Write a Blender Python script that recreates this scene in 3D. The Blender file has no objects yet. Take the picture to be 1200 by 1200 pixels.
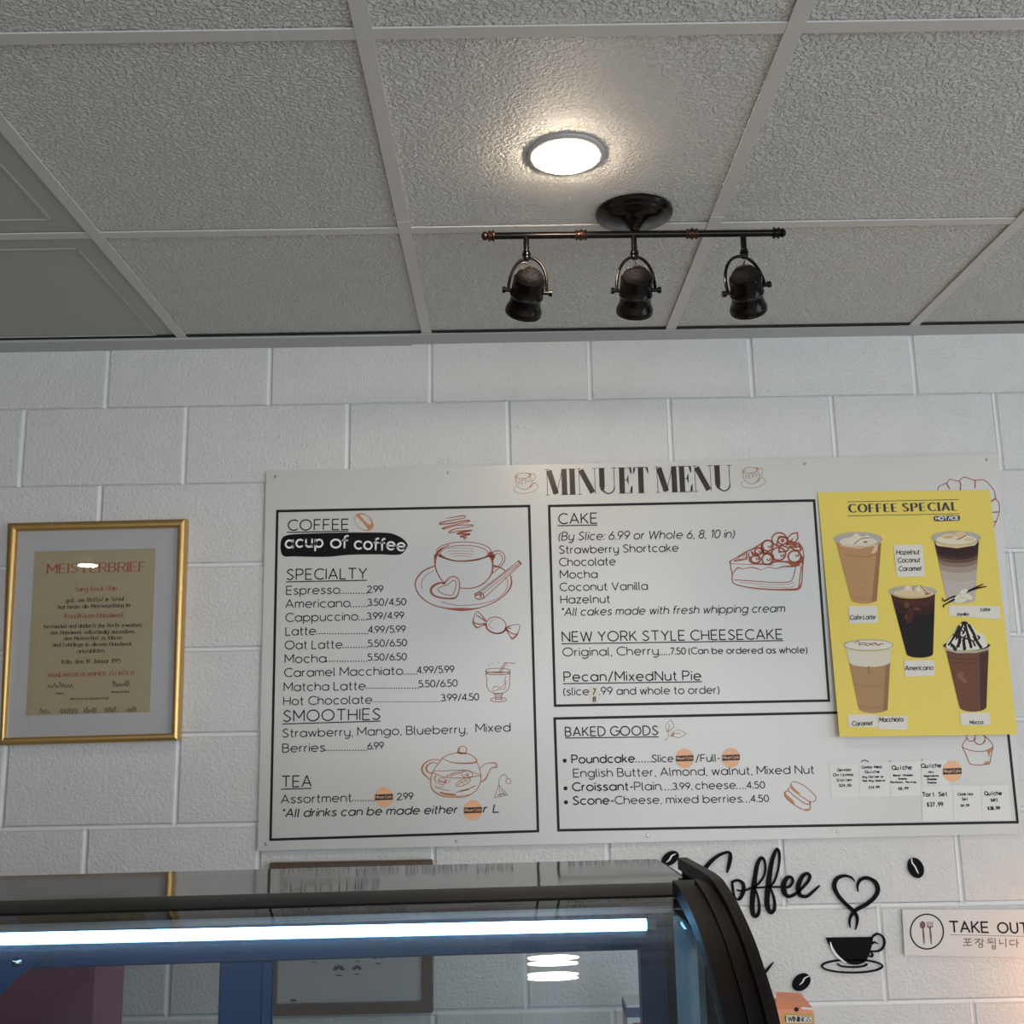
import bpy, math, random
from math import sin, cos, pi, radians
from mathutils import Vector, Matrix
from mathutils.geometry import tessellate_polygon

random.seed(7)
S = bpy.context.scene
Z0 = 2.2773                      # floor is z = 0; the first bed joint below the ceiling is at Z0
H = 2.44                         # ceiling height

# ------------------------------------------------------------------ camera
F = 1249.435
def _rot(rx, ry, rz):
    return Matrix.Rotation(rz, 3, 'Z') @ Matrix.Rotation(rx, 3, 'X') @ Matrix.Rotation(ry, 3, 'Z')
CR = _rot(pi/2 + .19496, -.018998, -.0070951)
CP = Vector((.9936, -2.5806, -.7940 + Z0))
cam_d = bpy.data.cameras.new('camera'); cam = bpy.data.objects.new('camera', cam_d)
S.collection.objects.link(cam)
cam_d.sensor_width = 36; cam_d.sensor_fit = 'HORIZONTAL'; cam_d.lens = 36*F/1200
cam_d.clip_start = .02
cam.matrix_world = Matrix.Translation(CP) @ CR.to_4x4()
S.camera = cam
S.view_settings.view_transform = 'Standard'; S.view_settings.look = 'None'
S.view_settings.exposure = 0.30; S.view_settings.gamma = 1.0
S.view_settings.use_curve_mapping = False

# ------------------------------------------------------------------ world and lights
w = bpy.data.worlds.new('world'); S.world = w; w.use_nodes = True
w.node_tree.nodes['Background'].inputs[0].default_value = (.62, .74, 1, 1)
w.node_tree.nodes['Background'].inputs[1].default_value = .9

def area(name, loc, rot, sx, sy, power, col):
    l = bpy.data.lights.new(name, 'AREA'); l.shape = 'RECTANGLE'; l.size = sx; l.size_y = sy
    l.energy = power; l.color = col
    o = bpy.data.objects.new(name, l); o.location = loc; o.rotation_euler = rot
    S.collection.objects.link(o); return o
area('assumed_shop_window_light', (2.0, -6.9, 1.35), (radians(90), 0, 0), 4.0, 1.9, 78, (.88, .94, 1))  # area light for daylight from an assumed window behind the camera
area('assumed_side_window_light', (4.5, -3.2, 1.5), (radians(90), 0, radians(90)), 3.0, 1.6, 42, (.66, .84, 1))  # area light for an assumed side window; the right wall has no opening
LAMP_STRENGTH = 135.0
gl = bpy.data.lights.new('assumed_warm_glow_light', 'POINT'); gl.energy = 1.1; gl.color = (1, .42, .14); gl.shadow_soft_size = .05  # bare point light for the warm glow; its lamp is assumed, unseen
go = bpy.data.objects.new('assumed_warm_glow_light', gl); go.location = (2.31, -.13, -1.42 + Z0); S.collection.objects.link(go)

# ------------------------------------------------------------------ materials
def newmat(name):
    m = bpy.data.materials.new(name); m.use_nodes = True
    return m, m.node_tree.nodes, m.node_tree.links, m.node_tree.nodes['Principled BSDF']
def mat(name, col, rough=.5, metal=0, spec=.5, bump=None, var=None, coat=0, emis=None, estr=0):
    """bump = (noise scale, detail, distance, distortion); var = (scale, dark factor)"""
    if name.startswith('print '): spec = .2
    m, N, L, B = newmat(name)
    B.inputs['Base Color'].default_value = (*col, 1); B.inputs['Roughness'].default_value = rough
    B.inputs['Metallic'].default_value = metal; B.inputs['Specular IOR Level'].default_value = spec
    B.inputs['Coat Weight'].default_value = coat; B.inputs['Coat Roughness'].default_value = .05
    if emis:
        B.inputs['Emission Color'].default_value = (*emis, 1); B.inputs['Emission Strength'].default_value = estr
    tc = None
    if bump or var:
        tc = N.new('ShaderNodeTexCoord')
    if bump:
        n = N.new('ShaderNodeTexNoise'); n.inputs['Scale'].default_value = bump[0]; n.inputs['Detail'].default_value = bump[1]
        n.inputs['Distortion'].default_value = bump[3] if len(bump) > 3 else 0
        L.new(tc.outputs['Object'], n.inputs['Vector'])
        b = N.new('ShaderNodeBump'); b.inputs['Distance'].default_value = bump[2]; b.inputs['Strength'].default_value = 1
        L.new(n.outputs['Fac'], b.inputs['Height']); L.new(b.outputs['Normal'], B.inputs['Normal'])
    if var:
        n2 = N.new('ShaderNodeTexNoise'); n2.inputs['Scale'].default_value = var[0]; n2.inputs['Detail'].default_value = 4
        L.new(tc.outputs['Object'], n2.inputs['Vector'])
        mx = N.new('ShaderNodeMix'); mx.data_type = 'RGBA'
        mx.inputs[6].default_value = (*[c*var[1] for c in col], 1); mx.inputs[7].default_value = (*col, 1)
        L.new(n2.outputs['Fac'], mx.inputs[0]); L.new(mx.outputs[2], B.inputs['Base Color'])
    return m
def glass(name, tint=(.9, .95, .97), ior=1.5, rough=0.0, boost=1.0):
    m, N, L, B = newmat(name); N.remove(B)
    out = N['Material Output']
    t = N.new('ShaderNodeBsdfTransparent'); t.inputs[0].default_value = (*tint, 1)
    g = N.new('ShaderNodeBsdfGlossy'); g.inputs['Roughness'].default_value = rough; g.inputs[0].default_value = (1, 1, 1, 1)
    fr = N.new('ShaderNodeFresnel'); fr.inputs[0].default_value = ior
    mm = N.new('ShaderNodeMath'); mm.operation = 'MULTIPLY'; mm.inputs[1].default_value = boost; mm.use_clamp = True
    mix = N.new('ShaderNodeMixShader')
    # the same reflectance from both sides of the pane
    ge = N.new('ShaderNodeNewGeometry'); im = N.new('ShaderNodeMix'); im.inputs[2].default_value = ior; im.inputs[3].default_value = 1/ior
    L.new(ge.outputs['Backfacing'], im.inputs[0]); L.new(im.outputs[0], fr.inputs[0])
    L.new(fr.outputs[0], mm.inputs[0]); L.new(mm.outputs[0], mix.inputs[0])
    L.new(t.outputs[0], mix.inputs[1]); L.new(g.outputs[0], mix.inputs[2]); L.new(mix.outputs[0], out.inputs[0])
    return m

def srgb(r, g, b):
    f = lambda c: (c/255/12.92) if c/255 <= .04045 else ((c/255+.055)/1.055)**2.4
    return (f(r), f(g), f(b))

M = {}
# painted masonry: orange-peel paint with pits and pinholes
m, N, L, B = newmat('white painted block')
B.inputs['Roughness'].default_value = .42
tc = N.new('ShaderNodeTexCoord')
n1 = N.new('ShaderNodeTexNoise'); n1.inputs['Scale'].default_value = 125; n1.inputs['Detail'].default_value = 4; n1.inputs['Roughness'].default_value = .6
n2 = N.new('ShaderNodeTexNoise'); n2.inputs['Scale'].default_value = 14; n2.inputs['Detail'].default_value = 3
vo = N.new('ShaderNodeTexVoronoi'); vo.inputs['Scale'].default_value = 60; vo.inputs['Randomness'].default_value = 1
mr = N.new('ShaderNodeMapRange'); mr.inputs[1].default_value = .0; mr.inputs[2].default_value = .16; mr.inputs[3].default_value = -.55; mr.inputs[4].default_value = 0
mr2 = N.new('ShaderNodeMapRange'); mr2.inputs[1].default_value = .5; mr2.inputs[2].default_value = .62
ml = N.new('ShaderNodeMath'); ml.operation = 'MULTIPLY'
ad = N.new('ShaderNodeMath'); ad.operation = 'ADD'
bp = N.new('ShaderNodeBump'); bp.inputs['Distance'].default_value = .0048; bp.inputs['Strength'].default_value = .85
for x in (n1, n2, vo): L.new(tc.outputs['Object'], x.inputs['Vector'])
L.new(vo.outputs['Distance'], mr.inputs[0]); L.new(n2.outputs['Fac'], mr2.inputs[0])
L.new(mr.outputs[0], ml.inputs[0]); L.new(mr2.outputs[0], ml.inputs[1])
L.new(ml.outputs[0], ad.inputs[0]); L.new(n1.outputs['Fac'], ad.inputs[1])
L.new(ad.outputs[0], bp.inputs['Height']); L.new(bp.outputs[0], B.inputs['Normal'])
mx = N.new('ShaderNodeMix'); mx.data_type = 'RGBA'; mx.inputs[6].default_value = (.66, .645, .62, 1); mx.inputs[7].default_value = (.74, .73, .71, 1)
L.new(n2.outputs['Fac'], mx.inputs[0]); L.new(mx.outputs[2], B.inputs['Base Color'])
M['block'] = m
M['mortar'] = mat('smooth white painted mortar', (.78, .78, .77), .36, bump=(40, 3, .002))
# stippled ceiling tile
m, N, L, B = newmat('stippled ceiling tile')
B.inputs['Roughness'].default_value = .6
tc = N.new('ShaderNodeTexCoord')
n1 = N.new('ShaderNodeTexNoise'); n1.inputs['Scale'].default_value = 150; n1.inputs['Detail'].default_value = 3.5; n1.inputs['Distortion'].default_value = .35
n2 = N.new('ShaderNodeTexNoise'); n2.inputs['Scale'].default_value = 190; n2.inputs['Detail'].default_value = 2
cr = N.new('ShaderNodeValToRGB'); cr.color_ramp.elements[0].position = .40; cr.color_ramp.elements[1].position = .60
ms = N.new('ShaderNodeMath'); ms.operation = 'MULTIPLY_ADD'; ms.inputs[1].default_value = .3
bp = N.new('ShaderNodeBump'); bp.inputs['Distance'].default_value = .0042; bp.inputs['Strength'].default_value = 1.0
oi = N.new('ShaderNodeObjectInfo'); va = N.new('ShaderNodeVectorMath'); va.operation = 'ADD'
L.new(tc.outputs['Object'], va.inputs[0]); L.new(oi.outputs['Random'], va.inputs[1])
for x in (n1, n2): L.new(va.outputs[0], x.inputs['Vector'])
L.new(n1.outputs['Fac'], cr.inputs[0]); L.new(n2.outputs['Fac'], ms.inputs[0]); L.new(cr.outputs[0], ms.inputs[2])
L.new(ms.outputs[0], bp.inputs['Height']); L.new(bp.outputs[0], B.inputs['Normal'])
B.inputs['Base Color'].default_value = (.74, .73, .70, 1)
M['tile'] = m
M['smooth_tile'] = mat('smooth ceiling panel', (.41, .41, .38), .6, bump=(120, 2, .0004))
M['tbar'] = mat('grey enamel grid bar', (.60, .585, .56), .45)
M['dark'] = mat('dark gap shade', (.015, .015, .015), .8)
M['trim'] = mat('grey painted wall angle', (.44, .455, .45), .45)
M['floor'] = mat('beige floor', (.60, .54, .46), .4, var=(3, .8))
M['room'] = mat('cream room wall', (.62, .58, .52), .7)
M['dark_room'] = mat('brown side wall', (.17, .13, .10), .7)  # unseen wall, its dark tone chosen to cut bounce light on the left
M['counter'] = mat('pale counter top', (.5, .47, .42), .35)
M['cab'] = mat('cabinet wood', (.2, .12, .07), .45, var=(9, .7))
M['bronze'] = mat('oil-rubbed bronze', (.006, .0045, .004), .16, .4, spec=.3)
M['bronze_red'] = mat('rubbed reddish bronze', (.05, .021, .015), .3, .7)
M['mesh'] = mat('blackened perforated mesh', (.005, .0045, .004), .6, 0, spec=.15, bump=(420, 2, .002))
M['cable'] = mat('dark cable', (.03, .022, .018), .5)
M['lamp_ring'] = mat('pale lamp ring', (.50, .47, .47), .4)
M['lens'] = mat('lit lamp lens', (1, 1, 1), .5, emis=(1, .81, .60), estr=LAMP_STRENGTH)
M['gold'] = mat('brushed gold frame', (.66, .43, .16), .33, .9, bump=(300, 2, .0003))
M['gold_shade'] = mat('gold frame inner lip', (.30, .19, .08), .4, .8)
M['matboard'] = mat('pale grey mat board', (.56, .55, .56), .7)
M['parchment'] = mat('tan certificate paper', (.46, .39, .23), .6, var=(6, .93))
M['frame_glass'] = glass('picture glass', (.97, .97, .97), 1.45)
# satin menu board
M['board'] = mat('satin white board', (.60, .585, .545), .34, spec=1.0, bump=(3, 0, .006))
M['board_edge'] = mat('grey board edge', (.35, .35, .35), .4)
M['ink'] = mat('black print', (.010, .009, .009), .45, spec=.25)
M['ink_soft'] = mat('dark grey print', (.018, .016, .015), .45, spec=.25)
M['title_ink'] = mat('brown black title print', (.035, .024, .018), .24)  # the warm glare on the title is put into its brown tone
M['rust'] = mat('rust red print', (.36, .085, .035), .35, spec=.3)
M['rust_fill'] = mat('rust filled print', (.42, .13, .06), .35)
M['orange_line'] = mat('orange brown print', (.46, .17, .055), .35, spec=.3)
M['pale_line'] = mat('faint brown print', (.36, .22, .13), .35, spec=.3)
M['bean_fill'] = mat('tan orange print', (.55, .24, .10), .35, spec=.3)
M['marker'] = mat('black marker patch', (.004, .004, .004), .35, spec=.15)
M['white_ink'] = mat('white hand lettering', (.85, .85, .85), .5)
M['sticker'] = mat('peach round sticker', (.85, .46, .26), .5)
M['sticker_band'] = mat('dark brown sticker band', (.03, .012, .010), .5)
M['label'] = mat('off white paper label', (.74, .70, .62), .65)
M['note'] = mat('white note paper', (.76, .75, .72), .65)
M['screw'] = mat('steel screw', (.45, .45, .45), .3, .9)
M['yellow'] = mat('yellow poster paper', (.80, .62, .10), .5)
M['poster_back'] = mat('poster paper back', (.7, .7, .68), .6)
M['navy'] = mat('navy print', (.008, .008, .03), .4)
M['cup_rim'] = mat('print clear cup rim', (.46, .42, .36), .5)
M['ice'] = mat('print ice cream tan', (.72, .55, .33), .5)
M['ice2'] = mat('print ice pale', (.76, .68, .52), .5)
M['latte'] = mat('print latte', (.50, .28, .13), .5)
M['latte_dark'] = mat('print latte shade', (.34, .17, .07), .5)
M['foam'] = mat('print milk foam', (.70, .64, .52), .5)
M['macch'] = mat('print macchiato', (.42, .25, .12), .5)
M['macch_dark'] = mat('print macchiato shade', (.30, .17, .08), .5)
M['cola'] = mat('print black coffee', (.010, .005, .004), .5, spec=.15)
M['cola_red'] = mat('print red brown coffee', (.07, .016, .010), .5)
M['cola_mid'] = mat('print mid coffee', (.034, .010, .007), .5)
M['cola_hi'] = mat('print coffee highlight', (.13, .045, .028), .5)
M['choc'] = mat('print chocolate', (.16, .065, .035), .5)
M['choc_dark'] = mat('print dark chocolate', (.075, .03, .02), .5)
M['choc_hi'] = mat('print chocolate highlight', (.24, .11, .07), .5)
M['cream'] = mat('print whipped cream', (.74, .71, .60), .5)
M['syrup'] = mat('print chocolate syrup', (.018, .007, .008), .5)
M['red_print'] = mat('print red crumbs', (.36, .05, .02), .5)
M['petal'] = mat('print petal', (.74, .72, .58), .5)
for i, c in enumerate([(.035, .013, .011), (.06, .025, .018), (.13, .07, .05), (.26, .17, .125), (.38, .29, .235), (.48, .40, .34), (.52, .45, .40)]):
    M['vl%d' % i] = mat('print layered latte %d' % i, c, .5)
M['decal'] = mat('black acrylic decal', (.004, .004, .0045), .55, spec=.08)
M['sign'] = mat('white sign board', (.70, .665, .63), .45)
M['brown_ink'] = mat('brown print', (.16, .07, .05), .5)
M['red_ink'] = mat('red certificate print', (.42, .06, .03), .5)
M['cert_ink'] = mat('dark certificate print', (.055, .04, .03), .5)
M['black_gloss'] = mat('black glossy case top', (.012, .012, .013), .06, spec=.5, bump=(9, 1, .0004))
M['case_black'] = mat('satin black case metal', (.009, .0075, .007), .45, 0, spec=.12)
M['case_blue'] = mat('dark metal with blue tube glow', (.012, .040, .095), .4, .0, spec=.3)  # the tube's blue glow is put into this dark metal's colour
M['case_metal'] = mat('aluminium header', (.22, .26, .27), .35, .6)
M['chrome'] = mat('bright tube glint', (.75, .78, .8), .15, 1)
M['case_glass'] = glass('curved case glass', (.93, .962, .985), 1.5, 0, .55)
M['door_glass'] = glass('rear door glass', (.95, .97, .985), 1.45, 0, .8)
M['edge_glass'] = mat('green glass edge', (.35, .52, .55), .15, spec=.8)
M['led'] = mat('cool white tube', (1, 1, 1), .3, emis=(.26, .62, 1), estr=10.5)
M['led_cap'] = mat('tube end cap', (.35, .40, .40), .4)
M['deck'] = mat('case inner deck', (.28, .30, .32), .4)
M['brown_frame'] = mat('dark brown picture frame', (.10, .055, .03), .28)
M['picture'] = mat('grey picture paper', (.42, .42, .42), .5)
M['plum'] = mat('plum red box card', (.26, .075, .14), .5)
M['salmon'] = mat('salmon tea carton', (.78, .30, .17), .5)
M['amber'] = mat('amber carton panel', (.58, .33, .09), .5)
M['carton_blue'] = mat('blue white carton', (.07, .08, .16), .5)
M['carton_white'] = mat('white carton', (.6, .6, .6), .5)
M['window_frame'] = mat('grey window frame', (.3, .3, .3), .4)

# ------------------------------------------------------------------ mesh helpers
def mk(name, verts, faces, m, parent=None, smooth=False):
    off = parent_origin(parent)
    me = bpy.data.meshes.new(name)
    me.from_pydata([(v[0]-off[0], v[1]-off[1], v[2]-off[2]) for v in verts], [], faces)
    me.materials.append(m)
    if smooth:
        for p in me.polygons: p.use_smooth = True
    me.update()
    o = bpy.data.objects.new(name, me); S.collection.objects.link(o)
    if parent: o.parent = parent
    return o
def parent_origin(p):
    v = Vector((0, 0, 0))
    while p: v += Vector(p.location); p = p.parent
    return v
def thing(name, label, cat, loc, group=None):
    o = bpy.data.objects.new(name, None); S.collection.objects.link(o)
    o.location = loc; o['label'] = label; o['category'] = cat
    if group: o['group'] = group
    return o
def tag(o, label, cat, group=None):
    o['label'] = label; o['category'] = cat
    if group: o['group'] = group
    return o
def structure(o): o['kind'] = 'structure'; return o
def plabel(o, s): o['label'] = s; return o

class MB:
    def __init__(s): s.v = []; s.f = []
    def add(s, vs, fs):
        b = len(s.v); s.v += [tuple(v) for v in vs]; s.f += [tuple(i+b for i in f) for f in fs]; return s
    def box(s, a, b, ch=0):
        x0, y0, z0 = [min(a[i], b[i]) for i in range(3)]; x1, y1, z1 = [max(a[i], b[i]) for i in range(3)]
        if not ch:
            return s.add([(x0,y0,z0),(x1,y0,z0),(x1,y1,z0),(x0,y1,z0),(x0,y0,z1),(x1,y0,z1),(x1,y1,z1),(x0,y1,z1)],
                         [(0,3,2,1),(4,5,6,7),(0,1,5,4),(1,2,6,5),(2,3,7,6),(3,0,4,7)])
        c = ch   # chamfered on all edges via 24 verts
        P = []; 
        for sx in (0, 1):
            for sy in (0, 1):
                for sz in (0, 1):
                    X = (x0, x1)[sx]; Y = (y0, y1)[sy]; Zz = (z0, z1)[sz]
                    dx = c*(1-2*sx); dy = c*(1-2*sy); dz = c*(1-2*sz)
                    P += [(X, Y+dy, Zz+dz), (X+dx, Y, Zz+dz), (X+dx, Y+dy, Zz)]
        id = lambda sx, sy, sz, k: (sx*4+sy*2+sz)*3+k
        fs = []
        for q in (0, 1):
            f = [id(q,0,0,0), id(q,1,0,0), id(q,1,1,0), id(q,0,1,0)]; fs.append(tuple(f if q else f[::-1]))
            f = [id(0,q,0,1), id(1,q,0,1), id(1,q,1,1), id(0,q,1,1)]; fs.append(tuple(f[::-1] if q else f))
            f = [id(0,0,q,2), id(1,0,q,2), id(1,1,q,2), id(0,1,q,2)]; fs.append(tuple(f if q else f[::-1]))
        for a in (0, 1):
            for b2 in (0, 1):
                fs.append((id(a,b2,0,0), id(a,b2,1,0), id(a,b2,1,1), id(a,b2,0,1)))
                fs.append((id(a,0,b2,0), id(a,1,b2,0), id(a,1,b2,2), id(a,0,b2,2)))
                fs.append((id(0,a,b2,1), id(1,a,b2,1), id(1,a,b2,2), id(0,a,b2,2)))
                for e in (0, 1): fs.append((id(a,b2,e,0), id(a,b2,e,1), id(a,b2,e,2)))
        return s.add(P, fs)
    def tube(s, pts, r, n=10, caps=True):
        pts = [Vector(p) for p in pts]; rs = r if isinstance(r, (list, tuple)) else [r]*len(pts)
        base = len(s.v); prev = None
        for i, p in enumerate(pts):
            t = (pts[min(i+1, len(pts)-1)] - pts[max(i-1, 0)]).normalized()
            if prev is None:
                a = Vector((0, 0, 1)) if abs(t.z) < .9 else Vector((1, 0, 0))
                u = t.cross(a).normalized()
            else: u = (prev - t*prev.dot(t)).normalized()
            prev = u; v = t.cross(u)
            for k in range(n):
                an = 2*pi*k/n; s.v.append(tuple(p + (u*cos(an)+v*sin(an))*rs[i]))
        for i in range(len(pts)-1):
            for k in range(n):
                a = base+i*n+k; b = base+i*n+(k+1) % n; s.f.append((a, b, b+n, a+n))
        if caps:
            s.f.append(tuple(base+k for k in range(n))[::-1]); e = base+(len(pts)-1)*n; s.f.append(tuple(e+k for k in range(n)))
        return s
    def lathe(s, prof, mtx=Matrix(), n=28):
        """prof: list of (r, z); axis z; mtx places it"""
        base = len(s.v)
        for r, z in prof:
            for k in range(n):
                a = 2*pi*k/n; s.v.append(tuple(mtx @ Vector((r*cos(a), r*sin(a), z))))
        for i in range(len(prof)-1):
            for k in range(n):
                a = base+i*n+k; b = base+i*n+(k+1) % n; s.f.append((a, b, b+n, a+n))
        s.f.append(tuple(base+k for k in range(n))[::-1]); e = base+(len(prof)-1)*n; s.f.append(tuple(e+k for k in range(n)))
        return s
    def build(s, name, m, parent=None, smooth=False, bevel=0):
        o = mk(name, s.v, s.f, m, parent, smooth)
        if smooth:
            o.data.set_sharp_from_angle(angle=radians(38))
        return o

# a point of the photograph carried on to a real plane y = Y (or x = X, z = Z)
def un(px, py, axis, val):
    d = CR @ Vector(((px-600)/F, -(py-600)/F, -1.0)); t = (val-CP[axis])/d[axis]
    return CP + d*t
def P(px, py, Y=0.0): return un(px, py, 1, Y)
_u = CR.transposed() @ Vector((0, 0, 1)); UPV = (600+F*_u[0]/-_u[2], 600-F*_u[1]/-_u[2])

# ------------------------------------------------------------------ room shell
XL, XR, YB = -3.2, 4.6, -7.0
structure(MB().box((XL, YB, -.1), (XR, .3, 0)).build('floor', M['floor']))
wl = structure(MB().box((XL-.15, YB, 0), (XL, .0, H+.1)).build('wall_left', M['dark_room']))
wr = structure(MB().box((XR, YB, 0), (XR+.15, .0, H+.1)).build('wall_right', M['room']))
b = MB().box((XL, YB-.15, 0), (-.75, YB, H+.1)).box((3.95, YB-.15, 0), (XR, YB, H+.1)).box((-.75, YB-.15, 0), (3.95, YB, .4)).box((-.75, YB-.15, 2.3), (3.95, YB, H+.1))
structure(b.build('wall_rear', M['room']))
b = MB()
for x in (-.75, .8, 2.35, 3.9): b.box((x, YB-.1, .4), (x+.05, YB-.03, 2.3))
b.box((-.75, YB-.1, .4), (3.95, YB-.03, .45)).box((-.75, YB-.1, 2.25), (3.95, YB-.03, 2.3))
structure(b.build('window_1', M['window_frame']))  # assumed window, out of view behind the camera

# the block wall
wall = bpy.data.objects.new('wall_back', None); S.collection.objects.link(wall); structure(wall)
MB().box((XL, .0052, 0), (XR, .2, H+.1)).build('mortar', M['mortar'], wall)
beds = [.1627, .0006, -.1992, -.4023, -.6071, -.8083, -1.0150, -1.2228, -1.4318, -1.637, -1.842, -2.047, -2.2773]
heads_even = [-.0048, .4053, .8109, 1.2151, 1.6249, 2.0376]       # courses 1, 3, 5, 7
heads_low = [.0070, .4079, .8140, 1.2190, 1.6230, 2.0331]
heads_odd = [-.2060, .1988, .6040, 1.0056, 1.4118, 1.8219, 2.2345]
heads_odd_low = [-.1917, .2126, .6170, 1.0240, 1.4300, 1.8379, 2.2430]
def block(x0, x1, z0, z1, gx, gz0, gz1):
    a0, a1, b0, b1 = x0+gx/2, x1-gx/2, z0+gz0/2, z1-gz1/2
    c = .0028; j = random.uniform(-.0007, .0007)
    v = [(a0, .09, b0), (a1, .09, b0), (a1, .09, b1), (a0, .09, b1),
         (a0, .0036+j, b0), (a1, .0036+j, b0), (a1, .0036+j, b1), (a0, .0036+j, b1),
         (a0+c*.4, .0012+j, b0+c*.4), (a1-c*.4, .0012+j, b0+c*.4), (a1-c*.4, .0012+j, b1-c*.4), (a0+c*.4, .0012+j, b1-c*.4),
         (a0+c, j, b0+c), (a1-c, j, b0+c), (a1-c, j, b1-c), (a0+c, j, b1-c)]
    f = []
    for k in (0, 4, 8):
        for i in range(4):
            q = (i+1) % 4; f.append((k+i, k+q, k+4+q, k+4+i))
    f += [(12, 13, 14, 15), (0, 3, 2, 1)]
    mk('block', v, f, M['block'], wall)
for r in range(12):
    z1, z0 = beds[r]+Z0, beds[r+1]+Z0
    odd = r % 2 == 1
    hs = (heads_odd_low if r >= 5 else heads_odd) if odd else (heads_low if r >= 5 else heads_even)
    hs = list(hs)
    while hs[0] > XL+.42: hs.insert(0, hs[0]-.4064)
    while hs[-1] < XR-.42: hs.append(hs[-1]+.4064)
    hs = [XL] + hs + [XR]
    g = lambda k: .0014 if k <= 2 else .0095
    for i in range(len(hs)-1):
        if hs[i+1]-hs[i] < .03: continue
        block(hs[i], hs[i+1], z0, z1, .0105, g(r+1), g(r) if r else 0)
        if i:   # hollow-tooled head joint
            x = hs[i]; wv = random.uniform(-.0006, .0006); sec = [(-.0056, .0016), (-.0040, .0032), (-.0015, .0047), (.0015, .0047), (.0040, .0032), (.0056, .0016)]
            V = [(x+a+wv*e, b, (z0, z1)[e]) for e in (0, 1) for a, b in sec]
            mk('head_joint', V, [(k, k+1, k+7, k+6) for k in range(5)], M['mortar'], wall, True)
for k in range(3, 12):          # hollow-tooled bed joints of the lower courses
    z = beds[k]+Z0; sec = [(.0050, .0018), (.0042, .0042), (.0020, .0050), (-.0012, .0046), (-.0040, .0028), (-.0052, .0014)]
    V = [((XL, XR)[e], b, z+a) for e in (0, 1) for a, b in sec]
    mk('bed_joint', V, [(q+6, q+7, q+1, q) for q in range(5)], M['mortar'], wall, True)
if 1:
    pass

# wall angle under the ceiling, in two lengths
def trim(name, xa, xb, za, zb, y):
    zt = H-.001
    v = [(xa, 0, za), (xb, 0, zb), (xb, 0, zt), (xa, 0, zt), (xa, y, za+.004), (xb, y, zb+.004), (xb, y, zt), (xa, y, zt)]
    return structure(mk(name, v, [(0,1,2,3), (4,7,6,5), (0,4,5,1), (3,2,6,7), (0,3,7,4), (1,5,6,2)], M['trim']))
trim('trim_1', XL, .7665, .1500+Z0, .1519+Z0, -.058)
trim('trim_2', .7665, XR, .1550+Z0, .1600+Z0, -.058)
structure(MB().box((XL, -.066, H+.0015), (XR, -.0585, H+.004)).build('gap_shade', M['dark']))  # black strip standing in for shade in the gap by the wall angle

# suspended ceiling
ceil = bpy.data.objects.new('ceiling', None); S.collection.objects.link(ceil); structure(ceil)
MB().box((XL, YB, H+.06), (XR, 0, H+.1)).build('slab', M['room'], ceil)
GX, GY, GS = .1975, -.6200, .6096
gy = [0, GY] + [GY-.6135*i for i in range(1, 11)]
gxs = [GX+GS*i for i in range(-6, 8)]
t = .012
def tile_mesh(w_, d_):
    bb = MB().box((-w_/2, -d_/2, 0), (w_/2, d_/2, .012), .0015)
    me = bpy.data.meshes.new('ceiling_tile'); me.from_pydata(bb.v, [], bb.f); me.materials.append(M['tile']); return me
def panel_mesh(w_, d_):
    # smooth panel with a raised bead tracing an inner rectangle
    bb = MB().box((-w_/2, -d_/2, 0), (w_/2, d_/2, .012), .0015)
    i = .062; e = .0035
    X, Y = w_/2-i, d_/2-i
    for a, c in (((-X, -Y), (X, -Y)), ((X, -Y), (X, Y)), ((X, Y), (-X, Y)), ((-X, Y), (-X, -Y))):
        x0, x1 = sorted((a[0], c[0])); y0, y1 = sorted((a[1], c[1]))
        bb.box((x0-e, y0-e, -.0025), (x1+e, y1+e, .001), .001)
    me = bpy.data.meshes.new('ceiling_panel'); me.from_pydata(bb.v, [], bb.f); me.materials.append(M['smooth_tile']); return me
TM = {}
lx = [XL] + gxs[1:] if gxs[0] < XL else [XL] + gxs
lx = [XL] + [x for x in gxs if XL+.05 < x < XR-.05] + [XR]
for i in range(len(lx)-1):
    for j in range(len(gy)-1):
        x0, x1 = lx[i], lx[i+1]; y1, y0 = gy[j], max(gy[j+1], YB)
        if y1 <= YB+.05: continue
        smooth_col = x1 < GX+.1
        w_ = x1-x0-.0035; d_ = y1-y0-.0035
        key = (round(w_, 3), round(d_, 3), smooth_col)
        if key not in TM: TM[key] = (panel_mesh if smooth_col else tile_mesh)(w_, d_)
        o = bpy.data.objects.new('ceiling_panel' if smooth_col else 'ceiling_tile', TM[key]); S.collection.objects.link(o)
        o.parent = ceil; o.location = ((x0+x1)/2, (y0+y1)/2, H+.0045)
for x in lx[1:-1]:
    # main runners, jointed where the photograph shows a splice
    for ya, yb in ((-.01, -.66), (-.6606, -3.6), (-3.6006, YB)):
        dz = .0006 if ya == -.01 else 0
        MB().box((x-.0125, yb, H-dz), (x+.0125, ya, H+.003-dz)).box((x-.001, yb, H+.003), (x+.001, ya, H+.03)).build('main_runner', M['tbar'], ceil)
for i in range(len(lx)-1):
    for y in gy[1:]:
        if y < YB+.05: continue
        MB().box((lx[i]+.0128, y-.012, H+.0006), (lx[i+1]-.0128, y+.012, H+.0034)).build('cross_tee', M['tbar'], ceil)

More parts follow.
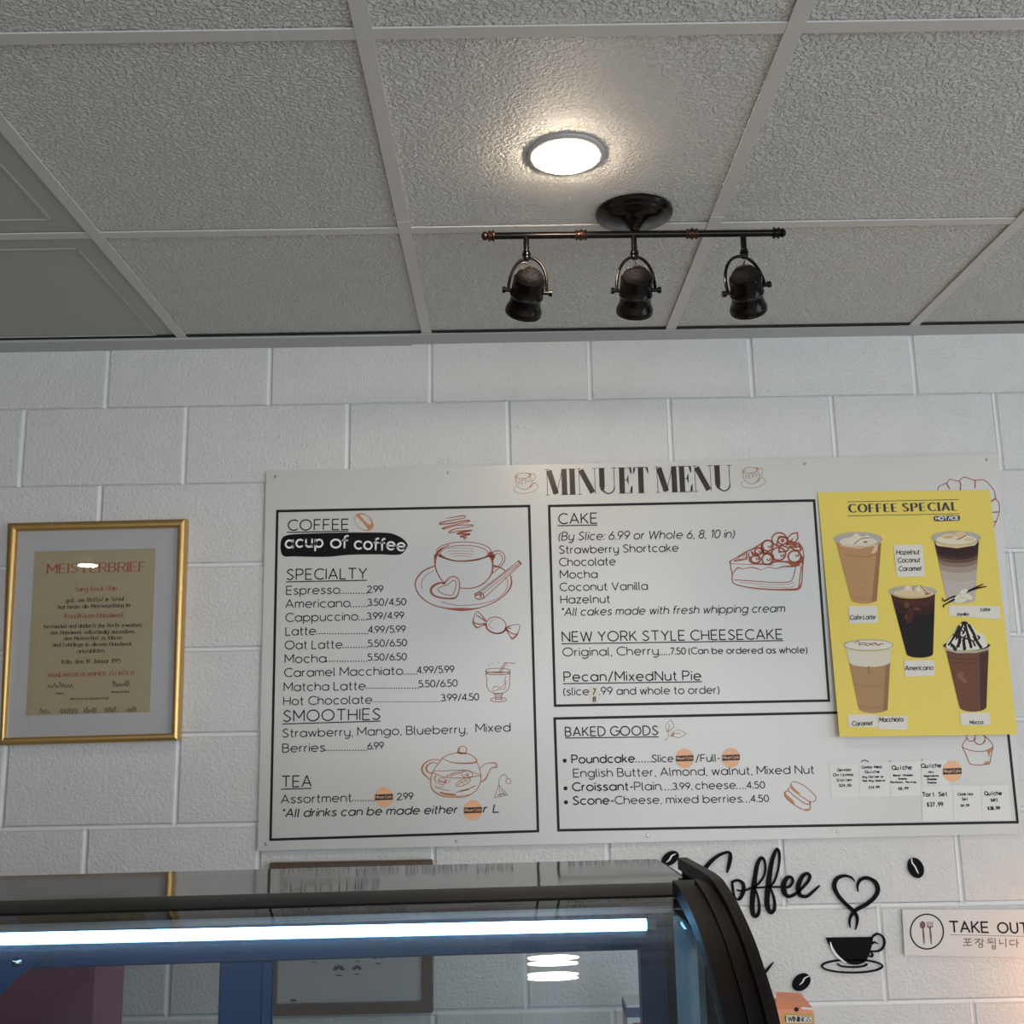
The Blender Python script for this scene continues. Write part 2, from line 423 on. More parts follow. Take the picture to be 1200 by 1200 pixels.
# ------------------------------------------------------------------ ceiling lamps
def disc_lamp(x, y, label):
    t_ = thing('ceiling_lamp', label, 'ceiling light', (x, y, H), 'round flush ceiling lamps')
    m4 = Matrix.Translation((x, y, H+.0030))
    MB().lathe([(.0536, -.0020), (.0542, -.0036), (.0570, -.0042), (.0620, -.0036), (.0668, -.001), (.0674, .003)], m4, 48).build('trim_ring', M['lamp_ring'], t_, True)
    MB().lathe([(.001, -.0140), (.02, -.0136), (.036, -.0124), (.047, -.0102), (.0528, -.0068), (.0535, -.002)], m4, 48).build('lens', M['lens'], t_, True)
    return t_
disc_lamp(1.1101, -.8935, 'lit round flush lamp in the ceiling tile above the black track light')
# lamps further back in the room: the first seen as a reflection, the rest assumed
refl = un(105, 665, 1, 0); dd = (refl-CP); tt = (H-.01-CP.z)/dd.z; q = CP+dd*tt
for x, y, lb in ((q.x, -q.y, 'lit round flush ceiling lamp mirrored in the certificate glass'), (1.12, -q.y, 'assumed lit round flush ceiling lamp behind the camera, in line with the track light'), (3.6, -q.y, 'assumed lit round flush ceiling lamp behind the camera towards the right wall'), (3.3, -2.2, 'assumed lit round flush ceiling lamp right of the picture, towards the right wall')):
    disc_lamp(x, y, lb)

# ------------------------------------------------------------------ track light
TY = -.6803; TX = 1.2527
track = thing('track_light', 'black bronze ceiling track light with three swivelling spot heads', 'track light', (TX, TY, H))
rz = .1190+Z0
MB().lathe([(.0735, .003), (.0745, -.002), (.072, -.006), (.064, -.008), (.0625, -.0085), (.061, -.011), (.053, -.0135), (.051, -.0145),
            (.049, -.016), (.036, -.0185), (.022, -.022), (.019, -.024), (.0165, -.026), (.010, -.034), (.008, -.038)], Matrix.Translation((TX, TY, H)), 56).build('canopy', M['bronze'], track, True)
MB().tube([(TX, TY, H-.03), (TX, TY, rz)], .0052, 14).build('stem', M['bronze'], track, True)
xa, xb = .9720, 1.5290
tilt = lambda x: rz + (1.2527-x)*.006
MB().tube([(xa, TY, tilt(xa)), (xb, TY, tilt(xb))], .0068, 16).build('rail', M['bronze'], track, True)
RY = Matrix.Rotation(pi/2, 4, 'Y')
def ringprof(name, x, prof, m, flip=1):
    mt = Matrix.Translation((x, TY, tilt(x))) @ Matrix.Rotation(pi/2*flip, 4, 'Y')
    return MB().lathe(prof, mt, 20).build(name, m, track, True)
col_p = [(.0068, -.011), (.0098, -.0105), (.0104, -.0085), (.0085, -.0065), (.0088, -.003), (.0112, -.0012), (.0112, .0012), (.0088, .003), (.0085, .0065), (.0104, .0085), (.0098, .0105), (.0068, .011)]
ringprof('collar', 1.1495, col_p, M['bronze_red']); ringprof('collar', 1.3620, col_p, M['bronze_red'])
fin = [(.0068, -.008), (.0105, -.0075), (.0112, -.005), (.0088, -.003), (.0088, 0), (.0108, .002), (.0108, .004), (.006, .0052), (.0082, .008), (.0088, .0115), (.0065, .0155), (.002, .0175)]
ringprof('finial', xa+.004, fin, M['bronze_red'], -1); ringprof('finial', xb-.004, fin, M['bronze'], 1)
def spot(x, roll, yoke_roll, tiltdeg, cable_side):
    z0 = tilt(x)
    stem = MB().tube([(x, TY, z0), (x, TY, z0-.041)], .0056, 14).build('drop_stem', M['bronze'], track, True)
    # ball joint below the stem
    MB().lathe([(.003, -.052), (.006, -.0505), (.0072, -.047), (.0065, -.0425), (.0085, -.041), (.0085, -.0385), (.0070, -.037), (.0075, -.034), (.0058, -.033)], Matrix.Translation((x, TY, z0)), 18).build('swivel_joint', M['bronze'], stem, True)
    piv = Vector((x, TY, z0-.114))
    Ry = Matrix.Translation(piv) @ Matrix.Rotation(radians(yoke_roll), 4, 'Y')
    pts = []
    for i in range(21):
        a = pi*i/20
        pts.append(Ry @ Vector((.0365*cos(a) , 0, .068*abs(sin(a))**.85)))
    head_m = Matrix.Translation(piv) @ Matrix.Rotation(radians(roll), 4, 'Y') @ Matrix.Rotation(radians(tiltdeg), 4, 'X')
    can = MB().lathe([(.0275, .026), (.0302, .0255), (.0308, .023), (.0306, .012), (.0312, -.006), (.0324, -.0075), (.0316, -.009), (.0312, -.011), (.0298, -.0125),
                      (.0300, -.022), (.0322, -.030), (.0348, -.035), (.0356, -.039), (.0344, -.0415), (.0356, -.043), (.0350, -.046), (.0318, -.0465), (.029, -.036), (.010, -.03)], head_m, 36).build('spot_head', M['bronze'], track, True)
    yo = MB().tube(pts, .0031, 10).build('yoke', M['bronze'], can, True)
    for sgn in (-1, 1):
        k = Ry @ Vector((sgn*.0365, 0, 0)); k2 = Ry @ Vector((sgn*.0475, 0, 0)); k0 = Ry @ Vector((sgn*.028, 0, 0)); km = Ry @ Vector((sgn*.0405, 0, 0)); kn = Ry @ Vector((sgn*.0412, 0, 0))
        MB().tube([k0, km, kn, k2], [.0036, .0036, .0062, .0062], 14).build('knob', M['bronze'], can, True)
    MB().lathe([(.0272, .024), (.0268, .029), (.0245, .0350), (.0225, .0375), (.0205, .0385), (.0170, .0425), (.0110, .0455), (.003, .0465)], head_m, 28).build('vented_cap', M['mesh'], can, True)
    top = head_m @ Vector((0, 0, .041)); up = piv + Vector((0, 0, .058))
    s = cable_side
    cp = [top, top+Vector((-.002*s, -.004, .008)), top+Vector((-.012, -.008, .014)), top+Vector((-.021, -.008, .010)), top+Vector((-.020, -.007, .003)), top+Vector((-.013, -.004, .004)), top+Vector((-.006, -.002, .012)), up]
    if s < 0: cp = [top, top+Vector((.004, -.004, .006)), top+Vector((-.014, -.006, .002)), top+Vector((-.018, -.004, .0)), top+Vector((-.004, -.004, .007)), up]
    MB().tube(smooth3(cp), .0017, 6).build('cable', M['cable'], can, True)
def smooth3(p, n=6):
    p = [Vector(q) for q in p]; out = []
    for i in range(len(p)-1):
        p0, p1, p2, p3 = p[max(i-1, 0)], p[i], p[i+1], p[min(i+2, len(p)-1)]
        for k in range(n):
            t_ = k/n
            out.append(.5*((2*p1)+(p2-p0)*t_+(2*p0-5*p1+4*p2-p3)*t_**2+(3*p1-p0-3*p2+p3)*t_**3))
    out.append(p[-1]); return out
spot(1.0440, 15, 6, 46, 1)
spot(1.2500, 1, 0, 46, -1)
spot(1.4600, -17, -12, 46, -1)

# ------------------------------------------------------------------ flat print: everything is drawn as ribbons and fills on a surface
def catmull(p, n=5, closed=False):
    out = []; L_ = len(p); rng = L_ if closed else L_-1
    for i in range(rng):
        if closed: q = [p[(i+k) % L_] for k in (-1, 0, 1, 2)]
        else: q = [p[max(i-1, 0)], p[i], p[i+1], p[min(i+2, L_-1)]]
        for k in range(n):
            t_ = k/n
            out.append(tuple(.5*((2*q[1][j])+(q[2][j]-q[0][j])*t_+(2*q[0][j]-5*q[1][j]+4*q[2][j]-q[3][j])*t_**2+(3*q[1][j]-q[0][j]-3*q[2][j]+q[3][j])*t_**3) for j in range(len(p[0]))))
    if not closed: out.append(tuple(p[-1]))
    return out
class Print:
    """collects flat shapes in photograph coordinates; build() carries them on to the surface"""
    def __init__(s, Y, z=(0, 0, 1)):
        s.Y = Y if callable(Y) else (lambda x, y, Y=Y: Y); s.z = z; s.polys = []
    def c(s, p): return (s.z[0]+p[0]/s.z[2], s.z[1]+p[1]/s.z[2])
    def ribbon(s, pts, hw, closed=False, cap=True):
        """pts in photo px; hw = half width px, or (a, b) nib"""
        pts = [q for i, q in enumerate(pts) if i == 0 or abs(q[0]-pts[i-1][0])+abs(q[1]-pts[i-1][1]) > 1e-4]
        if closed and len(pts) > 2 and abs(pts[0][0]-pts[-1][0])+abs(pts[0][1]-pts[-1][1]) < 1e-3: pts = pts[:-1]
        n = len(pts)
        if n < 2: return
        if not closed and n > 2:      # break the ribbon at sharp corners and fill the corner
            for i in range(1, n-1):
                a, p, b = pts[i-1], pts[i], pts[i+1]
                d1 = (p[0]-a[0], p[1]-a[1]); d2 = (b[0]-p[0], b[1]-p[1]); l_ = math.hypot(*d1)*math.hypot(*d2)
                if l_ > 1e-9 and (d1[0]*d2[0]+d1[1]*d2[1])/l_ < .3:
                    s.ribbon(pts[:i+1], hw, False, cap); s.ribbon(pts[i:], hw, False, cap)
                    if not isinstance(hw, tuple) and not cap and hw > .2: s.disc(p, hw, hw, 8)
                    return
        Lf, Rt = [], []
        for i in range(n):
            if closed: a, b = pts[i-1], pts[(i+1) % n]
            else: a, b = pts[max(i-1, 0)], pts[min(i+1, n-1)]
            p = pts[i]
            d1 = (p[0]-a[0], p[1]-a[1]); d2 = (b[0]-p[0], b[1]-p[1])
            l1 = math.hypot(*d1); l2 = math.hypot(*d2)
            u1 = (d1[0]/l1, d1[1]/l1) if l1 > 1e-6 else None; u2 = (d2[0]/l2, d2[1]/l2) if l2 > 1e-6 else None
            u1 = u1 or u2; u2 = u2 or u1
            if u1 is None: return
            tx, ty = u1[0]+u2[0], u1[1]+u2[1]; tl = math.hypot(tx, ty)
            if tl < .3: tx, ty, tl = u2[0], u2[1], 1
            tx /= tl; ty /= tl; nx, ny = -ty, tx
            k = 1/max(.45, tl/2 if tl <= 2 else 1)
            if isinstance(hw, tuple): h = math.hypot(hw[0]*nx, hw[1]*ny)
            elif len(p) > 2: h = p[2]
            else: h = hw
            h *= min(k, 1.8)
            Lf.append((p[0]+nx*h, p[1]+ny*h)); Rt.append((p[0]-nx*h, p[1]-ny*h))
        for i in range(n if closed else n-1):
            j = (i+1) % n; s.polys.append([Lf[i], Lf[j], Rt[j], Rt[i]])
        if cap and not closed and not isinstance(hw, tuple):
            for e in (0, -1):
                p = pts[e]; h = p[2] if len(p) > 2 else hw
                s.disc(p, h, h, 8)
    def disc(s, p, rx, ry, n=20, rot=0):
        cr, sr = cos(rot), sin(rot)
        s.polys.append([(p[0]+rx*cos(2*pi*i/n)*cr-ry*sin(2*pi*i/n)*sr, p[1]+rx*cos(2*pi*i/n)*sr+ry*sin(2*pi*i/n)*cr) for i in range(n)])
    # drawing in zoomed coordinates
    def line(s, pts, w_, sm=True, closed=False):
        q = [s.c(p)+tuple(p[2:]) for p in pts]
        if sm and len(q) > 2: q = catmull(q, 5, closed)
        s.ribbon(q, w_, closed); return s
    def vline(s, pts, sm=True):
        """variable width; third value = half width in zoomed units"""
        q = [s.c(p)+(p[2]/s.z[2],) for p in pts]
        if sm and len(q) > 2: q = catmull(q, 6)
        s.ribbon(q, 1); return s
    def ell(s, cx, cy, rx, ry, w_, a0=0, a1=360, rot=0):
        n = max(8, int(abs(a1-a0)/12)); r_ = radians(rot); pts = []
        for i in range(n+1):
            a = radians(a0+(a1-a0)*i/n); x, y = rx*cos(a), -ry*sin(a)
            pts.append((cx+x*cos(r_)-y*sin(r_), cy+x*sin(r_)+y*cos(r_)))
        s.ribbon([s.c(p) for p in pts], w_, abs(a1-a0) == 360); return s
    def fell(s, cx, cy, rx, ry, rot=0, n=24):
        s.disc(s.c((cx, cy)), rx/s.z[2], ry/s.z[2], n, radians(rot)); return s
    def fill(s, pts, sm=False):
        q = [s.c(p) for p in pts]
        if sm: q = catmull(q, 5, True)
        s.polys.append(q); return s
    def build(s, name, m, parent, depth=0, label=None, dy=0):
        V, Fc = [], []
        for po in s.polys:
            a = sum(po[i-1][0]*po[i][1]-po[i][0]*po[i-1][1] for i in range(len(po)))
            if a > 0: po = po[::-1]        # counter-clockwise seen from the room
            b_ = len(V); pts = [un(x, y, 1, s.Y(x, y)+dy) for x, y in po]; n = len(po)
            V += pts
            if n <= 4: fs = [tuple(range(n))] if n == 3 or depth == 0 or True else []
            else: fs = [tuple(t_) for t_ in tessellate_polygon([[Vector((x, y, 0)) for x, y in po]])]
            if n > 4:
                ff = []
                for f in fs:
                    aa = [po[i] for i in f]
                    ar = (aa[1][0]-aa[0][0])*(aa[2][1]-aa[0][1])-(aa[2][0]-aa[0][0])*(aa[1][1]-aa[0][1])
                    ff.append(f if ar < 0 else f[::-1])
                fs = ff
            Fc += [tuple(i+b_ for i in f) for f in fs]
            if depth:
                c_ = len(V); V += [p + Vector((0, depth, 0)) for p in pts]
                for i in range(n): j = (i+1) % n; Fc.append((b_+i, c_+i, c_+j, b_+j))
        o = mk(name, V, Fc, m, parent)
        if label: o['label'] = label
        return o

# ---- single-stroke alphabet (cap height 1, x height .68). commands: L lines, A arc, S spline, D dot
r = .34
G = {
'a': (.68, 'A .34 .34 .34 .34 0 360;L .68 .68 .68 0'), 'b': (.68, 'L 0 1 0 0;A .34 .34 .34 .34 0 360'), 'c': (.6, 'A .34 .34 .34 .34 50 310'),
'd': (.68, 'A .34 .34 .34 .34 0 360;L .68 1 .68 0'), 'e': (.68, 'L .02 .35 .68 .35;A .34 .34 .34 .34 0 312'), 'f': (.34, 'A .32 .78 .2 .22 80 180;L .12 .78 .12 0;L 0 .62 .32 .62'),
'g': (.68, 'A .34 .34 .34 .34 0 360;L .68 .68 .68 0;A .34 0 .34 .32 0 -145'), 'h': (.56, 'L 0 1 0 0;A .28 .40 .28 .28 180 0;L .56 .40 .56 0'),
'i': (.0, 'L 0 .68 0 0;D 0 .92'), 'j': (.1, 'L .1 .68 .1 -.1;A -.1 -.1 .2 .2 0 -80;D .1 .92'), 'k': (.48, 'L 0 1 0 0;L .44 .66 0 .26;L .15 .4 .48 0'),
'l': (.1, 'L 0 1 0 .13;A .13 .13 .13 .13 180 265'), 'm': (.86, 'L 0 .68 0 0;A .215 .46 .215 .22 180 0;L .43 .46 .43 0;A .645 .46 .215 .22 180 0;L .86 .46 .86 0'),
'n': (.56, 'L 0 .68 0 0;A .28 .40 .28 .28 180 0;L .56 .40 .56 0'), 'o': (.68, 'A .34 .34 .34 .34 0 360'), 'p': (.68, 'L 0 .68 0 -.32;A .34 .34 .34 .34 0 360'),
'q': (.68, 'L .68 .68 .68 -.32;A .34 .34 .34 .34 0 360'), 'r': (.28, 'L 0 .68 0 0;A .28 .40 .28 .28 180 95'), 's': (.46, 'S .44 .58 .24 .68 .04 .53 .23 .36 .46 .18 .24 0 0 .1'),
't': (.32, 'L .12 .95 .12 .14;A .28 .14 .16 .14 180 280;L 0 .66 .3 .66'), 'u': (.56, 'L 0 .68 0 .28;A .28 .28 .28 .28 180 360;L .56 .68 .56 0'), 'v': (.5, 'L 0 .68 .25 0 .5 .68'),
'w': (.8, 'L 0 .68 .2 0 .4 .66 .6 0 .8 .68'), 'x': (.48, 'L 0 .68 .48 0;L .48 .68 0 0'), 'y': (.56, 'L 0 .68 0 .28;A .28 .28 .28 .28 180 360;L .56 .68 .56 0;A .28 0 .28 .32 0 -140'),
'z': (.46, 'L 0 .68 .46 .68 0 0 .46 0'),
'A': (.8, 'L 0 0 .4 1 .8 0;L .13 .32 .67 .32'), 'B': (.62, 'L 0 0 0 1 .34 1;A .34 .76 .22 .24 90 -90;L 0 .52 .34 .52;A .34 .26 .28 .26 90 -90;L .34 0 0 0'),
'C': (.8, 'A .5 .5 .5 .5 48 312'), 'D': (.76, 'L 0 0 0 1 .28 1;A .28 .5 .48 .5 90 -90;L .28 0 0 0'), 'E': (.58, 'L .58 1 0 1 0 0 .58 0;L 0 .5 .52 .5'),
'F': (.56, 'L .56 1 0 1 0 0;L 0 .5 .5 .5'), 'G': (.86, 'A .5 .5 .5 .5 45 360;L 1 .5 .55 .5'), 'H': (.7, 'L 0 0 0 1;L .7 0 .7 1;L 0 .5 .7 .5'),
'I': (0, 'L 0 0 0 1'), 'J': (.5, 'L .5 1 .5 .25;A .25 .25 .25 .25 0 -170'), 'K': (.64, 'L 0 0 0 1;L .6 1 0 .38;L .2 .56 .64 0'), 'L': (.5, 'L 0 1 0 0 .5 0'),
'M': (.86, 'L 0 0 0 1 .43 .3 .86 1 .86 0'), 'N': (.72, 'L 0 0 0 1 .72 0 .72 1'), 'O': (1.0, 'A .5 .5 .5 .5 0 360'), 'P': (.62, 'L 0 0 0 1 .34 1;A .34 .73 .28 .27 90 -90;L .34 .46 0 .46'),
'Q': (1.0, 'A .5 .5 .5 .5 0 360;L .64 .26 .96 -.06'), 'R': (.64, 'L 0 0 0 1 .34 1;A .34 .73 .28 .27 90 -90;L .34 .46 0 .46;L .34 .46 .64 0'),
'S': (.62, 'S .58 .86 .32 1 .05 .77 .3 .52 .6 .26 .32 0 0 .13'), 'T': (.72, 'L 0 1 .72 1;L .36 1 .36 0'), 'U': (.7, 'L 0 1 0 .35;A .35 .35 .35 .35 180 360;L .7 .35 .7 1'),
'V': (.76, 'L 0 1 .38 0 .76 1'), 'W': (1.1, 'L 0 1 .28 0 .55 .95 .82 0 1.1 1'), 'X': (.68, 'L 0 1 .68 0;L .68 1 0 0'), 'Y': (.7, 'L 0 1 .35 .48 .7 1;L .35 .48 .35 0'), 'Z': (.66, 'L 0 1 .66 1 0 0 .66 0'),
'0': (.6, 'A .3 .5 .3 .5 0 360'), '1': (.26, 'L 0 .84 .24 1 .24 0'), '2': (.56, 'A .28 .72 .28 .28 165 -25;L .53 .6 0 0 .56 0'), '3': (.56, 'A .27 .75 .25 .25 150 -90;A .27 .26 .29 .26 90 -150'),
'4': (.62, 'L .44 0 .44 1 0 .27 .62 .27'), '5': (.56, 'L .5 1 .1 1 .05 .57;A .27 .31 .29 .31 125 -145'), '6': (.58, 'A .29 .29 .29 .29 0 360;L .06 .46 .4 1'), '7': (.54, 'L 0 1 .54 1 .16 0'),
'8': (.56, 'A .28 .76 .23 .24 0 360;A .28 .26 .28 .26 0 360'), '9': (.58, 'A .29 .71 .29 .29 0 360;L .52 .54 .2 0'),
'.': (.0, 'D 0 .03'), ',': (.04, 'L .06 .06 0 -.14'), ':': (0, 'D 0 .06;D 0 .6'), '/': (.44, 'L 0 -.1 .44 1.06'), '-': (.3, 'L 0 .38 .3 .38'), '(': (.16, 'A .4 .4 .4 .66 125 235'),
')': (.16, 'A -.24 .4 .4 .66 55 -55'), '*': (.22, 'L .11 1 .11 .72;L 0 .93 .22 .79;L .22 .93 0 .79'), '$': (.56, 'S .52 .84 .3 .95 .05 .74 .28 .5 .54 .26 .3 .05 0 .15;L .28 1.08 .28 -.08'),
'ü': (.56, 'L 0 .68 0 .28;A .28 .28 .28 .28 180 360;L .56 .68 .56 0;D .14 .9;D .42 .9'), 'ä': (.68, 'A .34 .34 .34 .34 0 360;L .68 .68 .68 0;D .2 .9;D .5 .9'),
'ö': (.68, 'A .34 .34 .34 .34 0 360;D .2 .9;D .48 .9'), 'Ö': (1.0, 'A .5 .5 .5 .5 0 360;D .32 1.2;D .68 1.2'), 'ß': (.5, 'L 0 0 0 .75;A .22 .75 .22 .25 180 -70;A .24 .26 .26 .26 90 -140'),
'&': (.7, 'L .66 0 .12 .7;A .3 .78 .2 .22 200 -20;L .5 .72 .06 .36;A .28 .26 .26 .26 160 330'),
}
DID = {   # high contrast condensed capitals: w = half width in cap units before each command
'M': (.90, '.012 L .08 0 .08 1;.115 L .16 .96 .43 .04;.012 L .43 0 .72 1;.105 L .78 1 .78 0;.012 L 0 1 .18 1;.012 L 0 0 .17 0;.012 L .72 1 .92 1;.012 L .64 0 .93 0'),
'I': (.34, '.105 L .17 1 .17 0;.012 L .02 1 .32 1;.012 L .02 0 .32 0'),
'N': (.80, '.012 L .08 0 .08 1;.120 L .15 .95 .62 .05;.012 L .72 1 .72 0;.012 L 0 1 .16 1;.012 L 0 0 .17 0;.012 L .62 1 .82 1'),
'U': (.78, '.105 L .17 1 .17 .25;.085 A .42 .25 .25 .2 180 215;.05 A .42 .24 .25 .22 212 250;.025 A .42 .24 .25 .24 245 360;.014 L .67 .24 .67 1;.012 L .02 1 .32 1;.012 L .57 1 .78 1'),
'E': (.60, '.105 L .17 1 .17 0;.012 L .02 1 .56 1 .56 .74;.03 L .50 .99 .545 .78;.012 L .02 0 .58 0 .58 .3;.035 L .52 .02 .565 .25;.012 L .2 .52 .42 .52;.012 L .43 .70 .43 .34;.02 L .38 .52 .425 .66;.02 L .38 .52 .425 .4'),
'T': (.62, '.105 L .31 1 .31 0;.012 L 0 .74 .03 1 .59 1 .62 .74;.03 L .07 .98 .02 .80;.03 L .55 .98 .60 .80;.012 L .16 0 .46 0'),
}
def parse(spec):
    out = []
    for cmd in spec.split(';'):
        tk = cmd.split(); wd = None
        if tk[0][0] in '.0123456789': wd = float(tk[0]); tk = tk[1:]
        k = tk[0]; v = [float(x) for x in tk[1:]]
        if k == 'L': pts = [(v[i], v[i+1]) for i in range(0, len(v), 2)]
        elif k == 'A':
            n = max(4, int(abs(v[5]-v[4])/22)); pts = [(v[0]+v[2]*cos(radians(v[4]+(v[5]-v[4])*i/n)), v[1]+v[3]*sin(radians(v[4]+(v[5]-v[4])*i/n))) for i in range(n+1)]
        elif k == 'S': pts = catmull([(v[i], v[i+1]) for i in range(0, len(v), 2)], 4)
        else: pts = [(v[0], v[1])]
        out.append((k, pts, wd, k == 'A' and abs(v[5]-v[4]) >= 359))
    return out
def text(pr, s, p0, p1, h, wt=.045, nib=None, shear=0, track=.24, serif=False, table=G, space=.36, mono=False, wob=0):
    """s from p0 to p1 (baseline, zoomed coordinates), cap height h in zoomed units; wt = half stroke width in photo px"""
    a = pr.c(p0); b = pr.c(p1); h /= pr.z[2]
    lay = []; x = 0
    for ch in s:
        if ch == ' ': x += (space if not mono else .62+track); continue
        g = table.get(ch) or G[ch]
        if mono:
            lay.append((x+(.6-g[0])/2*1.0, g, ch)); x += .62+track
        else:
            lay.append((x, g, ch)); x += g[0]+track
    W_ = max(x-track, .01)
    dx, dy = (b[0]-a[0]), (b[1]-a[1])
    mx_, my_ = (a[0]+b[0])/2, (a[1]+b[1])/2
    ux, uy = UPV[0]-mx_, UPV[1]-my_; ul = math.hypot(ux, uy); ux *= h/ul; uy *= h/ul
    for x, g, ch in lay:
        jy = random.uniform(-wob, wob)
        def T(p):
            q = (x+p[0]+0)/W_
            v = p[1]+jy
            return (a[0]+dx*q+ux*v+dx/math.hypot(dx, dy)*shear*h*v, a[1]+dy*q+uy*v+dy/math.hypot(dx, dy)*shear*h*v)
        for k, pts, wd, closed in parse(g[1]):
            if k == 'D': pr.disc(T(pts[0]), wt*1.25 if not nib else max(nib)*1.1, wt*1.25 if not nib else max(nib)*1.1, 8); continue
            q = [T(p) for p in pts]
            if wd is not None:
                # contrast strokes are kept at a horizontal width by a flat nib
                vertical = abs(pts[0][1]-pts[-1][1]) > .5*abs(pts[0][0]-pts[-1][0])
                hw = (wd*h*1.0, .012*h) if vertical and wd > .04 else wd*h
                pr.ribbon(q, hw, closed, cap=False)
            else:
                pr.ribbon(q, nib if nib else wt, closed, cap=(wt > .9 and not nib))
            if serif and k == 'L':
                sw = (.055+nib[0]/h) if nib else .11
                for e, o_ in ((0, 1), (-1, -2)):
                    if len(pts) > 1 and abs(pts[e][0]-pts[o_][0]) < .25*abs(pts[e][1]-pts[o_][1]) and (abs(pts[e][1]) < .01 or abs(pts[e][1]-1) < .01 or abs(pts[e][1]-.68) < .01 and pts[e][1] > pts[o_][1]):
                        pr.ribbon([T((pts[e][0]-sw, pts[e][1])), T((pts[e][0]+sw, pts[e][1]))], (nib[1], nib[1]) if nib else wt*.6, cap=False)
def dots(pr, xa, xb, y, y2=None, step=11.3, rad=.85):
    n = max(1, int(round((xb-xa)/step))); y2 = y if y2 is None else y2
    for i in range(n+1):
        t_ = i/n; pr.disc(pr.c((xa+(xb-xa)*t_, y+(y2-y)*t_)), rad, rad, 6)

# ------------------------------------------------------------------ menu board
YB0 = -.0085      # face of the board
def board_q(c): return [P(x, y, YB0) for x, y in c]
board = thing('menu_board', 'large white cafe menu board screwed to the block wall', 'menu board', (1.31, 0, -1.07+Z0))
c4 = [(302, 997), (1197, 977), (1170.5, 531.5), (312, 552)]
fr = board_q(c4); bk = [p+Vector((0, .0063, 0)) for p in fr]
o = mk('panel', fr+bk, [(0,1,2,3), (4,7,6,5), (0,4,5,1), (1,5,6,2), (2,6,7,3), (3,7,4,0)], M['board'], board)
o.data.materials.append(M['board_edge'])
for p in o.data.polygons:
    if p.index >= 2: p.material_index = 1
ZI = YB0-.0004
def PR(z=(0, 0, 1), lift=0): return Print(ZI-lift, z)
Za = (300, 540, 3.529); Zb = (300, 760, 3.529); Zc = (630, 530, 3.529); Zd = (630, 820, 3.429)
def frame_line(c, w_, name='box_border'):
    pr = PR(); pr.ribbon(c, w_, True); pr.build(name, M['ink'], board)
frame_line([(325, 599), (620, 593), (630.5, 974), (317, 984)], 1.5)
frame_line([(643.5, 593), (954, 586.5), (971.5, 821), (650.5, 827)], 1.5)
frame_line([(650, 842), (1178.5, 831), (1192.5, 963.5), (654.5, 973)], 1.55)
for (x, y) in ((323, 558.5), (525, 554), (733, 549), (943, 543.5), (1156.5, 539), (312, 989), (535, 985.5), (759, 979.5), (982, 974.5)):
    c_ = P(x, y, YB0)
    MB().lathe([(.0034, .0), (.0036, -.0012), (.0026, -.0022), (.0008, -.0024)], Matrix.Translation(c_) @ Matrix.Rotation(-pi/2, 4, 'X') @ Matrix.Scale(-1, 4, (0, 0, 1)) @ Matrix.Rotation(pi, 4, 'X'), 12).build('screw', M['screw'], board, True)

HV, RG, LT = .72, .60, .46      # half stroke widths in px
def heading(z, s, p0, p1, h, u0, u1, name='heading'):
    pr = PR(z); text(pr, s, p0, p1, h, HV); pr.ribbon([pr.c(u0), pr.c(u1)], .62, cap=False); pr.build(name, M['ink'], board)
heading(Za, 'COFFEE', (133, 288), (382, 284), 43, (128, 296), (383, 291))
heading(Za, 'SPECIALTY', (127, 492), (457, 487), 43, (124, 501), (458, 494))
heading(Zb, 'SMOOTHIES', (113, 302), (513, 293), 45, (109, 312), (515, 300))
heading(Zb, 'TEA', (107, 573), (228, 570), 45, (103, 582), (229, 578))
heading(Zc, 'CAKE', (88, 296), (246, 293), 42, (82, 304), (247, 301))
heading(Zc, 'NEW YORK STYLE CHEESECAKE', (103, 783), (1012, 772), 40, (99, 792), (1016, 779))
heading(Zc, 'Pecan/MixedNut Pie', (110, 947), (676, 942), 38, (105, 957), (680, 949))
heading(Zd, 'BAKED GOODS', (112, 147), (484, 141), 36, (110, 154), (487, 149))
rows = [(Za, 'Espresso', (126, 553), (346, 549), (350, 458, 548), '2.99', (461, 545), (525, 543)),
        (Za, 'Americano', (123, 608), (389, 604), (393, 458, 603), '3.50/4.50', (461, 599), (620, 596)),
        (Za, 'Cappuccino', (123, 665), (421, 659), (427, 456, 657), '3.99/4.99', (459, 656), (611, 652)),
        (Za, 'Latte', (123, 722), (246, 719), (251, 462, 715), '4.99/5.99', (465, 712), (618, 709)),
        (Za, 'Oat Latte', (120, 779), (356, 775), (360, 460, 772), '5.50/6.50', (463, 769), (623, 765)),
        (Za, 'Mocha', (120, 836), (289, 833), (293, 458, 829), '5.50/6.50', (462, 826), (622, 823)),
        (Za, 'Caramel Macchiato', (118, 893), (607, 884), (611, 664, 882), '4.99/5.99', (667, 879), (819, 875)),
        (Zb, 'Matcha Latte', (116, 176), (452, 170), (457, 670, 164), '5.50/6.50', (673, 160), (832, 156)),
        (Zb, 'Hot Chocolate', (114, 234), (479, 227), (483, 762, 220), '3.99/4.50', (765, 217), (921, 213)),
        (Zb, 'Berries', (110, 429), (284, 425), (289, 457, 421), '6.99', (462, 417), (527, 414)),
        (Zb, 'Assortment', (104, 640), (395, 633), (400, 488, 629), '2.99', (584, 626), (649, 623))]
